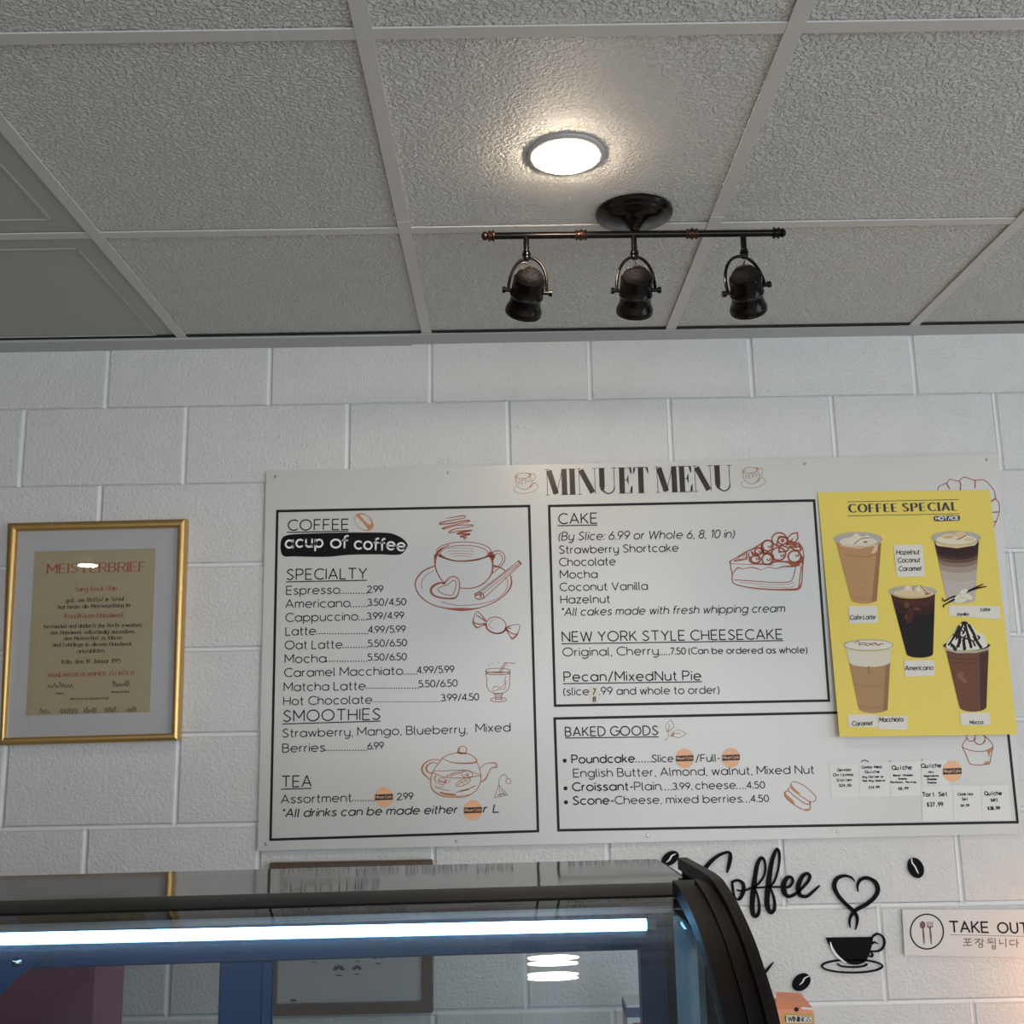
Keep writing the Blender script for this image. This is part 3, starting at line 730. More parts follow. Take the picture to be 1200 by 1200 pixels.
for z, s, p0, p1, d, pr_, q0, q1 in rows:
    pr = PR(z); text(pr, s, p0, p1, 34, RG, track=.20); pr.build('item_name', M['ink_soft'], board)
    pr = PR(z); dots(pr, d[0], d[1], d[2], step=7.5 if s == 'Hot Chocolate' else 11.3, rad=.6 if s == 'Hot Chocolate' else .85)
    pr.build('leader_dots', M['ink_soft'], board)['kind'] = 'stuff'
    pr = PR(z); text(pr, pr_, q0, q1, 27, RG, track=.16); pr.build('price', M['ink_soft'], board)
def simple(z, *items, m='ink_soft', name='menu_line'):
    for i, it in enumerate(items):
        pr = PR(z)
        s, p0, p1, h = it[:4]; kw = it[4] if len(it) > 4 else {}
        text(pr, s, p0, p1, h, **{'wt': RG, 'track': .2, **kw})
        if i < len(items)-1: pr.build(name, M[m], board)
    return pr
IT = dict(shear=.2)
def leader(z, xa, xb, y):
    pr = PR(z); dots(pr, xa, xb, y, step=11); pr.build('leader_dots', M['ink'], board)['kind'] = 'stuff'
simple(Zb, ('Strawberry, Mango, Blueberry,', (110, 367), (873, 350), 34), ('Mixed', (910, 346), (1051, 342), 34)).build('menu_line', M['ink_soft'], board)
simple(Zb, ('*All drinks can be made either', (106, 697), (830, 681), 33, dict(shear=.2, wt=.72)), ('r L', (940, 679), (1004, 677), 33, dict(shear=.2, wt=.72))).build('menu_line', M['ink'], board)
simple(Zc, ('(By Slice: 6.99 or Whole 6, 8, 10 in)', (86, 364), (812, 353), 33, IT)).build('menu_line', M['ink_soft'], board)
for s, a, b_ in (('Strawberry Shortcake', (90, 419), (582, 410)), ('Chocolate', (91, 470), (322, 466)), ('Mocha', (94, 521), (247, 519)), ('Coconut Vanilla', (93, 573), (455, 568)), ('Hazelnut', (96, 625), (299, 622))):
    simple(Zc, (s, a, b_, 32)).build('menu_line', M['ink_soft'], board)
simple(Zc, ('*All cakes made with fresh whipping cream', (97, 676), (1020, 660), 32, IT)).build('menu_line', M['ink_soft'], board)
pr = simple(Zc, ('Original, Cherry', (105, 843), (499, 837), 34), ('7.50', (550, 836), (612, 835), 26), ('(Can be ordered as whole)', (626, 834), (1115, 830), 26)); pr.build('menu_line', M['ink_soft'], board); leader(Zc, 505, 545, 837)
simple(Zc, ('(slice', (108, 1005), (212, 1003), 31), ('.99 and whole to order)', (257, 1003), (751, 997), 31)).build('menu_line', M['ink_soft'], board)
BD = dict(wt=.8)
pr = simple(Zd, ('Poundcake', (138, 255), (390, 251), 32, BD), ('Slice', (460, 251), (545, 249), 29), ('/Full-', (636, 250), (733, 247), 29)); pr.build('menu_line', M['ink'], board); leader(Zd, 396, 455, 250)
for x, y in ((109, 245), (112, 356), (114, 412)): PR(Zd).fell(x, y, 8.5, 8.5, n=12).build('bullet', M['ink'], board)
simple(Zd, ('English Butter, Almond, walnut, Mixed Nut', (145, 311), (1111, 296), 32)).build('menu_line', M['ink'], board)
pr = simple(Zd, ('Croissant-', (141, 366), (384, 363), 32, BD), ('Plain', (390, 364), (495, 362), 32), ('3.99,', (543, 361), (620, 360), 26), ('cheese', (636, 360), (796, 357), 31), ('4.50', (842, 356), (913, 355), 26)); pr.build('menu_line', M['ink'], board); leader(Zd, 500, 538, 362); leader(Zd, 801, 836, 357)
pr = simple(Zd, ('Scone-', (143, 421), (306, 419), 32, BD), ('Cheese, mixed berries', (312, 419), (821, 412), 31), ('4.50', (858, 411), (929, 409), 26)); pr.build('menu_line', M['ink'], board); leader(Zd, 826, 852, 411)
Zm = (630, 535, 4.444)
pr = PR(Zm)
text(pr, 'MINUET', (42, 201), (580, 188), 133, table=DID, track=.035)
text(pr, 'MENU', (617, 187), (1017, 178), 133, table=DID, track=.035)
pr.build('title', M['title_ink'], board)

# drawings on the board
Zk = (480, 595, 8.571)
pr = PR(Zk)
pr.vline([(370,107,3),(480,88,5),(550,82,5),(550,103,4),(430,125,5),(320,148,6),(310,165,7),(420,155,6),(560,130,6),(605,130,6),(560,148,4),(420,178,5),(335,205,6),(350,212,5),(470,180,4),(600,172,5),(640,180,4),(560,198,4),(450,215,5),(400,240,6),(405,252,5),(480,238,5),(620,228,8)])
pr.vline([(620,228,7),(500,255,9),(490,263,7),(605,265,8),(520,285,8),(515,292,6),(570,297,5),(545,308,6),(562,322,3)])
pr.build('steam_drawing', M['rust'], board)
pr = PR(Zk)
pr.ell(545, 440, 275, 97, .45).ell(548, 458, 240, 80, .4)
pr.vline([(262,480,16),(256,560,8),(268,630,6),(310,710,5),(360,760,4)])
pr.vline([(505,805,4),(620,808,5),(730,770,6),(800,700,5),(830,640,8),(832,540,10),(815,470,30)])
pr.vline([(300,478,14),(380,515,8),(480,535,6),(600,532,8),(720,510,7),(790,485,10)])
pr.vline([(262,480,12),(300,430,12),(340,400,6),(400,375,4)])
pr.line([(830,450),(860,435),(905,435),(950,470),(955,530),(915,590),(835,655)], .5)
pr.line([(845,490),(870,462),(905,465),(930,500),(925,545),(885,590),(840,605)], .4)
pr.vline([(850,480,14),(840,520,6)])
pr.vline([(250,585,6),(140,635,7),(68,720,7),(60,800,6),(110,890,6),(220,970,5),(370,1010,7),(520,1022,16),(680,1010,6),(850,950,5),(970,860,6),(1022,770,8),(1015,680,6)])
pr.vline([(845,582,9),(910,600,7),(965,635,5)])
pr.line([(240,632),(160,680),(120,750),(125,815)], .35); pr.line([(315,945),(480,980),(640,975),(800,945),(900,900),(970,820),(985,740),(960,700)], .35)
# heart biscuit
pr.vline([(345,760,8),(300,755,10),(235,790,12),(213,835,12),(250,885,9),(340,908,8),(440,910,9),(480,880,6),(500,810,5),(497,735,5),(455,692,5),(405,700,5),(370,735,7),(345,762,10)])
pr.line([(378,775),(300,800),(288,830),(330,862),(420,880),(450,840),(468,770),(450,730),(415,745),(378,775)], .42)
# cinnamon stick
pr.line([(660,870),(1095,535)], .45); pr.line([(1095,535),(1120,565)], 1.0, False); pr.line([(1120,565),(745,910)], .45); pr.line([(700,860),(960,655),(1100,560)], .45); pr.line([(740,860),(1090,580)], .35)
pr.ell(700, 885, 45, 35, .6); pr.line([(665,880),(720,870),(710,900)], .8)
for y, a_, b__ in ((412, 380, 640), (440, 375, 650), (465, 400, 640), (490, 430, 620)): pr.line([(a_, y), ((a_+b__)/2, y-8), (b__, y+4)], .22)
pr.build('coffee_cup_drawing', M['rust'], board)
Zl = (545, 705, 9.225)
pr = PR(Zl)
pr.ell(335, 255, 108, 88, .5, rot=12)
pr.vline([(225,240,10),(245,300,8),(320,342,8),(400,335,8),(440,300,12)])
pr.vline([(225,210,8),(180,150,5),(130,105,4),(100,160,4),(88,225,8),(125,280,8),(180,262,5),(225,245,10)])
pr.line([(95,225),(150,245),(220,235)], .7); pr.line([(125,145),(215,210)], .6)
pr.vline([(440,285,12),(500,258,4),(560,248,4),(592,260,4),(575,330,5),(550,370,9),(510,400,9),(480,360,5),(445,300,10)])
pr.line([(455,305),(510,345),(570,355)], .6); pr.line([(450,285),(495,292)], .5)
pr.ell(320, 245, 60, 50, .25, 90, 260)
pr.build('wrapped_sweet_drawing', M['rust'], board)
pr = PR(Zl)
pr.ell(355, 745, 132, 25, .4); pr.ell(355, 775, 128, 14, .5)
pr.line([(222,745),(228,800),(235,850),(235,915),(265,965),(320,990),(400,990),(455,960),(480,910),(482,840),(488,745)], .42)
pr.line([(315,993),(335,1040),(330,1065)], .45); pr.line([(410,993),(390,1040),(400,1065)], .45)
for y in (1000, 1020, 1038, 1055): pr.line([(325, y), (400, y)], .35)
pr.ell(362, 1060, 88, 24, .42)
pr.line([(365,765),(430,660),(540,668)], .4, False); pr.line([(385,765),(445,668)], .4, False)
pr.line([(445,805),(425,850),(425,895),(380,930),(330,915),(300,940),(310,965),(370,945),(430,940),(440,850)], .32)
for x, y in ((255, 685), (298, 668), (358, 658), (460, 690)): pr.line([(x-4, y-6), (x+6, y+8)], .3)
pr.build('milkshake_drawing', M['rust'], board)
Zn = (490, 865, 10)
pr = PR(Zn)
pr.vline([(285,235,5),(200,350,5),(155,440,6),(150,560,6),(190,625,8),(290,680,7),(430,692,6),(560,685,5),(670,620,5),(725,530,5),(735,440,5),(715,340,4),(680,270,5)])
pr.vline([(285,238,6),(340,200,4),(470,172,5),(590,185,5),(660,225,5),(685,268,8),(640,290,9),(500,295,8),(380,280,5),(285,238,4)])
pr.ell(520, 138, 50, 43, .5); pr.vline([(560,180,8),(480,172,14),(470,145,10),(490,120,5)])
pr.vline([(265,262,4),(180,250,5),(90,285,8),(45,350,11),(60,410,10),(105,455,7),(150,490,5)])
pr.vline([(225,300,4),(170,285,6),(115,315,9),(95,360,11),(120,400,8),(170,410,5)])
pr.vline([(725,355,4),(770,310,4),(840,290,5),(905,295,8),(920,340,8),(860,350,6),(820,420,6),(790,480,9),(740,515,5)])
pr.line([(175,390),(350,380),(560,375),(735,435)], .35); pr.line([(175,405),(320,460),(520,465),(735,440)], .45)
pr.line([(320,460),(440,395),(540,378)], .4); pr.line([(340,440),(500,400)], .3); pr.line([(370,450),(560,385)], .3)
pr.ell(575, 425, 65, 40, .4, rot=10); pr.line([(550,430),(590,440),(570,410)], .6)
pr.ell(280, 505, 45, 40, .4); pr.line([(250,500),(290,515),(330,500)], .7); pr.ell(340, 510, 35, 15, .3, rot=-20); pr.vline([(205,440,6),(195,480,6),(215,530,4)])
pr.ell(530, 515, 95, 35, .4, rot=-25); pr.line([(460,545),(530,510),(600,480)], .35); pr.line([(500,500),(530,540)], .3); pr.line([(540,480),(575,520)], .3)
pr.line([(445,635),(560,605),(670,560)], .5); pr.line([(500,620),(590,600)], .8)
pr.vline([(255,635,8),(320,655,14),(440,662,8)]); pr.line([(190,555),(280,600),(370,615)], .4); pr.line([(200,585),(300,570)], .3)
pr.line([(340,668),(480,680),(620,660)], .4)
pr.build('teapot_drawing', M['orange_line'], board)
pr = PR(Zn)
pr.line([(1045,480),(1035,440),(1000,428),(960,460),(945,520),(945,545)], .4); pr.ell(1058, 505, 30, 30, .45)
pr.line([(945,545),(895,700),(1050,665),(945,545)], .4, False); pr.line([(950,560),(965,690)], .35)
pr.line([(935,670),(985,655),(1020,660)], .7); pr.line([(975,610),(1010,650)], .4)
pr.build('tea_bag_drawing', M['pale_line'], board)
Zo = (845, 615, 11.43)
pr = PR(Zo)
pr.vline([(120,490,9),(200,440,6),(330,365,8),(440,315,10),(520,265,10),(600,212,6),(660,208,5)])
pr.vline([(120,490,9),(130,570,7),(150,660,8),(150,750,7),(190,795,7),(320,830,8),(500,855,9),(700,868,10),(900,868,14),(1010,862,16),(1060,830,13),(1085,730,7),(1092,560,9),(1095,500,14),(1108,400,7),(1085,300,8),(1030,230,7)])
pr.line([(135,520),(300,528),(500,530),(700,540)], .35)
pr.vline([(155,660,5),(220,580,8),(300,590,4),(390,570,6),(460,578,7),(540,600,4),(640,568,5),(740,588,5),(830,560,8),(960,555,12),(1060,540,8)])
pr.line([(180,738),(400,752),(700,772),(880,768),(950,740),(985,640),(998,565)], .5); pr.line([(250,770),(600,800),(880,800),(980,770)], .25); pr.line([(500,828),(900,838),(1000,800)], .25)
pr.line([(1075,560),(1050,760),(1040,830)], .6)
pr.line([(175,490),(270,410),(340,365),(350,420),(345,460),(175,490)], .6, False); pr.line([(230,468),(330,440),(345,400)], .5); pr.line([(285,420),(340,395)], .5)
pr.line([(370,370),(380,490)], .6); pr.vline([(390,430,8),(400,490,14),(440,515,12),(540,525,10),(640,530,12),(700,500,14),(760,490,12),(840,495,12),(900,500,16),(960,530,20),(1040,510,22),(1085,470,18),(1080,420,10)])
pr.ell(463, 462, 62, 50, 1.0).ell(505, 352, 52, 42, 1.1).ell(625, 280, 70, 72, 1.0).ell(618, 460, 70, 72, 1.0).ell(770, 390, 95, 85, 1.0).ell(985, 425, 85, 78, 1.1)
pr.vline([(400,350,6),(440,400,22),(500,405,14)]); pr.vline([(545,280,16),(550,330,22),(570,370,14)]); pr.vline([(560,385,12),(640,380,18),(690,420,22),(700,470,12)])
pr.ell(780, 195, 100, 88, .9, 10, 290); pr.line([(745,270),(770,180),(790,155),(880,180)], .9); pr.ell(825, 210, 62, 50, .9); pr.ell(825, 210, 14, 14, 1.0)
pr.line([(900,240),(895,170),(950,120),(1020,105),(1030,180),(985,240)], .8, False); pr.vline([(880,260,20),(930,240,34),(1000,270,20)]); pr.vline([(920,240,10),(965,180,6)])
pr.line([(780,365),(780,300),(820,275),(850,290),(900,310),(880,350),(780,365)], 1.0); pr.line([(920,290),(1000,300),(1050,290),(1070,340),(1000,340),(920,300)], 1.0)
pr.line([(1005,240),(1055,280),(1050,300)], .7)
for x, y in ((655, 285), (640, 462), (490, 445), (525, 350), (820, 405), (1020, 405)): pr.ell(x, y, 20, 18, .7, 180, 400)
pr.build('cake_slice_drawing', M['rust'], board)
def minicup(z):
    pr = PR(z)
    pr.ell(430, 540, 215, 78, .32, rot=-4).ell(515, 885, 345, 150, .3, 150, 410, rot=-9)
    pr.line([(225,600),(235,740),(290,850),(400,915),(530,915),(620,850),(670,740),(670,600)], .35)
    pr.line([(680,510),(740,480),(780,560),(750,650),(690,690)], .3)
    pr.line([(250,640),(290,700),(320,780),(330,680),(380,660),(395,790),(420,660),(480,640),(500,760),(530,620),(590,720),(620,600)], .25)
    pr.build('small_cup_drawing', M['pale_line'], board)
    for q in ([(215,640,10),(225,580,16),(300,530,8)], [(565,490,10),(620,480,20),(635,530,22),(580,575,14)], [(540,910,8),(640,850,16),(720,760,10),(780,730,6)]): PR(z).vline(q).build('small_cup_shading', M['bean_fill'], board)
minicup((595, 535, 24)); minicup((861.5, 528.5, 24))
Zr = (910, 905, 20)
pr = PR(Zr); pr.line([(370,225),(480,230),(640,310),(790,430),(900,540),(925,620),(880,685),(780,685),(640,600),(520,530)], .42)
pr.line([(300,365),(265,400),(290,440),(400,540),(560,660),(680,735),(780,755)], .5); pr.line([(790,700),(790,760),(800,840)], .5); pr.line([(260,440),(190,470),(195,560),(300,670),(440,780),(600,870)], .5)
pr.build('macaroon_drawing', M['rust'], board)
pr = PR(Zr); pr.vline([(355,240,8),(340,330,30),(420,420,32),(510,490,24),(560,500,6)]); pr.vline([(205,455,14),(215,530,26),(280,600,34),(360,680,34),(420,740,10)]); pr.vline([(600,870,6),(700,885,26),(770,870,24),(795,830,8)]); pr.vline([(770,700,16),(790,730,18)])
pr.build('macaroon_shading', M['bean_fill'], board)
Zs = (1110, 850, 17.14)
pr = PR(Zs); pr.line([(390,200),(385,270),(330,350),(305,430),(370,570),(430,720),(480,780),(640,800),(760,785),(850,765),(880,620),(920,430),(880,340),(820,270),(730,200)], .5)
pr.line([(310,440),(440,495),(620,525),(780,510),(915,440)], .45); pr.ell(485, 250, 85, 70, .5, 180, 350); pr.ell(655, 275, 110, 110, .55); pr.build('cupcake_drawing', M['rust'], board)
pr = PR(Zs); pr.vline([(790,520,8),(860,510,30),(895,460,10)]); pr.vline([(835,540,22),(835,620,8)]); pr.vline([(740,770,10),(800,745,26),(845,750,14)]); pr.vline([(760,300,14),(730,350,14)]); pr.build('cupcake_shading', M['bean_fill'], board)
Zt = (770, 840, 30)
pr = PR(Zt); pr.line([(485,100),(370,200),(310,330),(320,430),(370,530)], .3); pr.line([(485,100),(540,190),(590,330),(520,430),(430,495)], .45); pr.line([(430,260),(410,460)], .4)
pr.line([(1020,580),(880,500),(760,470),(620,500),(540,570)], .3); pr.line([(1020,580),(900,680),(780,740),(620,700),(470,680)], .4); pr.line([(820,580),(620,590)], .4); pr.line([(390,530),(400,700),(280,825)], .3)
pr.build('leaf_drawing', M['pale_line'], board)
pr = PR(Zt); pr.fill([(340,460),(400,470),(430,495),(375,560)]); pr.fill([(450,685),(550,545),(610,570),(590,680)]); pr.build('leaf_shading', M['bean_fill'], board)
Zu = (1060, 520, 8.571)
pr = PR(Zu); pr.line([(335,480),(345,430),(420,395),(460,358),(540,375),(600,335),(700,365),(800,365),(870,430),(905,480),(915,550),(950,600),(950,690),(920,780),(890,850)], .5)
pr.line([(420,395),(450,450)], .7); pr.line([(545,375),(562,400),(560,470)], .7); pr.line([(710,370),(708,440)], .7); pr.line([(915,550),(870,580)], .8); pr.line([(950,685),(870,690)], .7); pr.line([(925,780),(880,785)], .6)
pr.build('pie_crust_drawing', M['rust'], board)
Zp = (324, 595, 7.5)
pr = PR(Zp); pr.fill([(35,340),(48,270),(110,238),(300,226),(600,218),(900,218),(1010,226),(1095,262),(1147,312),(1145,352),(1095,408),(1000,414),(900,410),(640,414),(430,432),(150,428),(80,430),(45,405)], True)
pr.build('marker_patch', M['marker'], board, dy=-.0002)
pr = PR(Zp, .0006)
text(pr, 'acup', (80, 352), (405, 342), 95, 1.05, track=.3, wob=.04); text(pr, 'of', (478, 350), (625, 352), 105, 1.05, track=.15); text(pr, 'coffee', (688, 360), (1130, 374), 98, 1.05, track=.22, wob=.04)
pr.build('hand_lettering', M['white_ink'], board)
pr = PR(Zp); pr.fell(768, 126, 94, 66, 38); pr.build('coffee_bean_drawing', M['bean_fill'], board)
pr = PR(Zp, .0003); pr.fill([(700,75),(730,100),(775,150),(800,190),(760,190),(715,160),(690,115)], True); pr.fill([(735,65),(790,70),(830,120),(820,150),(780,120)], True); pr.build('coffee_bean_highlight', M['board'], board)

# peach stickers with a dark band, glued on the board
def sticker(z, cx, cy, rr, half=None):
    pr = PR(z, .0006); pr.fell(cx, cy, rr, rr*1.07, n=28); s_ = pr.build('round_sticker', M['sticker'], board)
    k = rr/39
    pr = PR(z, .0009); pr.fill([(cx-37*k, cy-11*k), (cx+37*k, cy-14*k), (cx+37*k, cy+10*k), (cx-37*k, cy+13*k)]); pr.build('sticker_band', M['sticker_band'], s_)
    pr = PR(z, .0012); text(pr, 'Minuet Cafe', (cx-33*k, cy+5*k), (cx+33*k, cy+3*k), 11*k, .25); pr.build('sticker_lettering', M['sticker'], s_)
sticker(Zb, 529, 615, 39); sticker(Zb, 897, 669, 39); sticker(Zd, 591, 236, 37); sticker(Zd, 777, 233, 37)
Zf = (965, 880, 5.217)
sticker(Zf, 787, 125, 60)
def note(quad, lines, m='note', z=Zf, lift=.0005, name='paper_note', ital=0, mono=True, wt=.42):
    pr = PR(z, lift); pr.fill(quad); n_ = pr.build(name, M[m], board, label=None)
    pr = PR(z, lift+.0004)
    for s, a, b_, h in lines: text(pr, s, a, b_, h, wt if h < 17 else .55, mono=mono, track=.22, shear=ital)
    pr.build('note_lettering', M['ink'], n_)
note([(32, 80), (214, 75), (222, 285), (50, 292)], [('German', (88, 124), (168, 122), 15), ('Christmas', (62, 155), (183, 152), 16), ('Stollen', (82, 186), (172, 184), 15), ('$24.00', (97, 219), (170, 217), 15)])
note([(215.5, 75), (404, 68), (410, 279), (223.5, 285)], [('Combo Meal', (235, 107), (362, 104), 14), ('Quiche', (258, 136), (342, 134), 15), ('Any Coffee or', (238, 165), (370, 162), 11), ('Tea Any Cookie', (238, 188), (375, 186), 11), ('$14.99', (278, 230), (343, 228), 14)])
note([(405.5, 68), (594, 61), (600, 273), (411.5, 279)], [('Quiche', (425, 115), (540, 112), 24), ('Bacon, Cheddar', (428, 154), (550, 152), 9), ('Cheese,', (460, 175), (517, 174), 9), ('Parmesan, Parsley', (412, 196), (567, 194), 9), ('$8.99', (458, 238), (520, 236), 15)])
note([(595.5, 61), (755, 54), (772, 206), (601, 210)], [('Quiche', (605, 103), (720, 100), 24), ('Mix', (646, 135), (675, 134), 10), ('Vegetables', (615, 158), (705, 156), 10), ('Cheddar', (636, 178), (697, 177), 10), ('Cheese', (638, 199), (690, 198), 10)])
note([(600, 212), (788, 210), (795, 427), (605, 428)], [('Tart Set', (608, 279), (760, 275), 25), ('$37.99', (634, 340), (732, 338), 24)])
note([(789.5, 210), (960, 209), (975, 426), (796.5, 427)], [('Cookies', (824, 272), (915, 270), 15), ('Set', (848, 302), (884, 301), 16), ('$9.99', (840, 342), (892, 340), 14)])
note([(961.5, 209), (1130, 207), (1150, 425), (976.5, 426)], [('Quiche', (990, 271), (1090, 269), 22), ('set', (1022, 309), (1068, 308), 22), ('$38.99', (1005, 360), (1080, 358), 18)])
note([(218, 970), (250, 970), (252, 1038), (218, 1038)], [('7', (226, 1003), (238, 1003), 24), ('8', (228, 1030), (240, 1030), 18)], 'label', Zc, ital=.15)
pr = PR(Zf); pr.ell(252, 72, 22, 15, .55, 20, 160).fell(407, 62, 4, 4, n=8).fell(602, 54, 4, 4, n=8); pr.build('covered_lettering', M['ink'], board)

# ------------------------------------------------------------------ yellow poster, hanging a little off the board
Ze = (940, 540, 3.5308)
def PY(x, y):
    v = (y-577)/287.0; u = (x-958)/235.0
    return YB0-.0035-.0190*max(0, v)**1.8-.0022*max(0, v)*sin(u*5.2+.6)-.002*max(0,u)*max(0,v)
poster = thing('coffee_poster', 'yellow coffee poster with five pictured drinks taped over the menu board', 'poster', P(1075, 864, -.02))
V, Fc = [], []; nu, nv = 14, 20
TLp, TRp, BRp, BLp = (958.2, 577), (1159.8, 574), (1192.3, 860.5), (984, 863.8)
for back in (0, .0005):
    for j in range(nv+1):
        for i in range(nu+1):
            u, v = i/nu, j/nv
            x = (TLp[0]*(1-u)+TRp[0]*u)*(1-v)+(BLp[0]*(1-u)+BRp[0]*u)*v; y = (TLp[1]*(1-u)+TRp[1]*u)*(1-v)+(BLp[1]*(1-u)+BRp[1]*u)*v
            V.append(un(x, y, 1, PY(x, y)) + Vector((0, back, 0)))
W1 = nu+1; O2 = W1*(nv+1)
for j in range(nv):
    for i in range(nu):
        a = j*W1+i; Fc.append((a+W1, a+W1+1, a+1, a)); Fc.append((O2+a, O2+a+1, O2+a+W1+1, O2+a+W1))
for i in range(nu): Fc.append((i, i+1, O2+i+1, O2+i)); a = nv*W1+i; Fc.append((a+1, a, O2+a, O2+a+1))
for j in range(nv): a = j*W1; Fc.append((a+W1, a, O2+a, O2+a+W1)); a += nu; Fc.append((a, a+W1, O2+a+W1, O2+a))
o = mk('sheet', V, Fc, M['yellow'], poster, True); o.data.set_sharp_from_angle(angle=radians(40))
def PP(lift=.0012): return Print(lambda x, y: PY(x, y)-lift, Ze)
pr = PP(); 
for s, a, b_, tr in (('COFFEE', (197, 213), (393, 210), .42), ('SPECIAL', (419, 209), (641, 205), .42)):
    text(pr, s, a, b_, 33, nib=(1.3, .34), track=tr, serif=True)
pr.ribbon([pr.c((186, 170)), pr.c((648, 160))], .32, cap=False); pr.ribbon([pr.c((188, 228)), pr.c((652, 219))], .32, cap=False)
pr.build('poster_title', M['navy'], poster)
pr = PP(); pr.fill([(549, 229), (648, 226), (653, 230), (653, 243), (649, 248), (550, 250), (545, 246), (545, 233)]); pr.build('title_badge', M['navy'], poster)
pr = PP(.0018); text(pr, 'HOT/ICE', (554, 245), (646, 243), 13, .5); pr.build('badge_lettering', M['white_ink'], poster)

def cup(name, rim, rx, ry, bot, brx, bry, layers, lip='cup_rim', body_top=.0):
    """flat printed picture of a drink: rim ellipse, tapered body in coloured layers"""
    (cx, cy), (bx, by) = rim, bot
    par = None
    def edge(t_): # t 0 rim .. 1 bottom
        return cx+(bx-cx)*t_, cy+(by-cy)*t_, rx*.93+(brx-rx*.93)*t_
    k = 0
    for t0, t1, m_ in layers:
        x0, y0, r0 = edge(t0); x1, y1, r1 = edge(t1)
        ya = ry*.9+(bry-ry*.9)*t0; yb = ry*.9+(bry-ry*.9)*t1
        pts = [(x0+r0*cos(pi*i/10), y0+ya*sin(pi*i/10)) for i in range(11)] + [(x1-r1*cos(pi*i/10), y1+yb*sin(pi*i/10)) for i in range(11)]
        pr = PP(.0012+k*.00003); pr.fill(pts); o = pr.build(name if par is None else 'drink_layer', M[m_], poster if par is None else par); par = par or o; k += 1
    return par
def deco(par, m_, fn, lift=.0020, name='print_detail'):
    pr = PP(lift); fn(pr); pr.build(name, M[m_], par)
# cafe latte
c1 = cup('latte_picture', (232, 328), 100, 30, (256, 574), 53, 17, [(0, 1, 'latte')])
deco(c1, 'latte_dark', lambda p: (p.fill([(314, 348), (328, 340), (309, 578), (290, 586)]), p.line([(170, 385), (240, 398), (315, 388)], .25), p.fell(262, 503, 4, 3), p.fell(300, 495, 2, 2), p.line([(203, 560), (256, 575), (306, 562)], .25)))
deco(c1, 'ice', lambda p: (p.fill([(158, 345), (232, 358), (322, 343), (300, 352), (232, 364), (160, 352)]), p.fill([(286, 380), (300, 350), (322, 345), (312, 372), (296, 384)])))
deco(c1, 'cup_rim', lambda p: p.fell(232, 324, 101, 29), .0016, 'cup_lid_opening')
deco(c1, 'foam', lambda p: (p.fell(232, 334, 78, 20)), .0022)
deco(c1, 'ice2', lambda p: (p.fill([(180, 334), (215, 305), (222, 298), (250, 316), (268, 306), (290, 318), (262, 340), (210, 344)])), .0024)
deco(c1, 'latte_dark', lambda p: (p.line([(215, 345), (245, 322), (285, 318)], .5), p.fell(262, 336, 9, 4)), .0026)
# vanilla latte, layered
c2 = cup('vanilla_latte_picture', (638, 322), 101, 30, (658, 574), 58, 15, [(.02, .22, 'vl0'), (.20, .27, 'vl1'), (.25, .33, 'vl2'), (.31, .40, 'vl3'), (.38, .50, 'vl4'), (.48, .65, 'vl5'), (.63, 1, 'vl6')])
deco(c2, 'ice', lambda p: p.fill([(548, 338), (600, 348), (680, 348), (728, 335), (715, 350), (640, 362), (560, 352)]))
deco(c2, 'cup_rim', lambda p: p.fell(638, 318, 103, 28), .0016, 'cup_lid_opening')
deco(c2, 'ice2', lambda p: (p.fell(638, 326, 84, 20)), .0022)
deco(c2, 'ice', lambda p: (p.fell(605, 312, 28, 12), p.fell(655, 305, 24, 13), p.fell(690, 325, 20, 8)), .0024)
deco(c2, 'latte_dark', lambda p: (p.line([(640, 326), (662, 318), (676, 308)], .7), p.line([(590, 318), (620, 314)], .4)), .0026)
deco(c2, 'syrup', lambda p: (p.vline([(762, 520, 2), (720, 528, 4), (672, 545, 5)]), p.vline([(748, 511, 2), (715, 525, 3), (690, 538, 3)]), p.vline([(636, 560, 4), (610, 568, 3), (590, 580, 3), (582, 575, 2), (582, 568, 2)]), p.vline([(628, 574, 4), (600, 590, 3), (586, 598, 3), (586, 606, 2)])), .0022)
deco(c2, 'petal', lambda p: (p.fell(668, 542, 20, 10, -30), p.fell(684, 562, 22, 11, 25), p.fell(648, 562, 20, 9, -35), p.fell(655, 578, 26, 9, -8), p.fell(664, 556, 10, 9)), .0024)
deco(c2, 'ice', lambda p: (p.fell(656, 556, 4, 7, 20), p.fell(648, 572, 8, 2, -30)), .0026)
# americano
c3 = cup('americano_picture', (458, 546), 99, 27, (487, 798), 55, 17, [(0, .14, 'cola_red'), (.12, .30, 'cola_mid'), (.28, 1, 'cola')])
deco(c3, 'cola_red', lambda p: (p.fell(445, 640, 16, 34, 10), p.fell(505, 590, 20, 14)), .0016)
deco(c3, 'cola_hi', lambda p: (p.fell(433, 596, 11, 14), p.fell(429, 646, 5, 10), p.fell(475, 612, 16, 6, 10)), .0018)
deco(c3, 'cup_rim', lambda p: p.fell(458, 541, 101, 25), .0016, 'cup_lid_opening')
deco(c3, 'ice', lambda p: (p.fell(460, 548, 82, 16), p.fill([(412, 540), (430, 512), (458, 522), (455, 545)]), p.fill([(466, 528), (488, 512), (528, 538), (520, 552), (488, 548)])), .0022)
deco(c3, 'ice2', lambda p: (p.fill([(430, 514), (455, 524), (450, 538), (425, 534)]), p.fill([(468, 528), (482, 520), (496, 540), (480, 544)])), .0024)
deco(c3, 'latte_dark', lambda p: (p.line([(455, 524), (462, 536)], .5), p.line([(490, 516), (520, 548), (532, 546)], .5), p.fell(515, 551, 9, 4)), .0026)
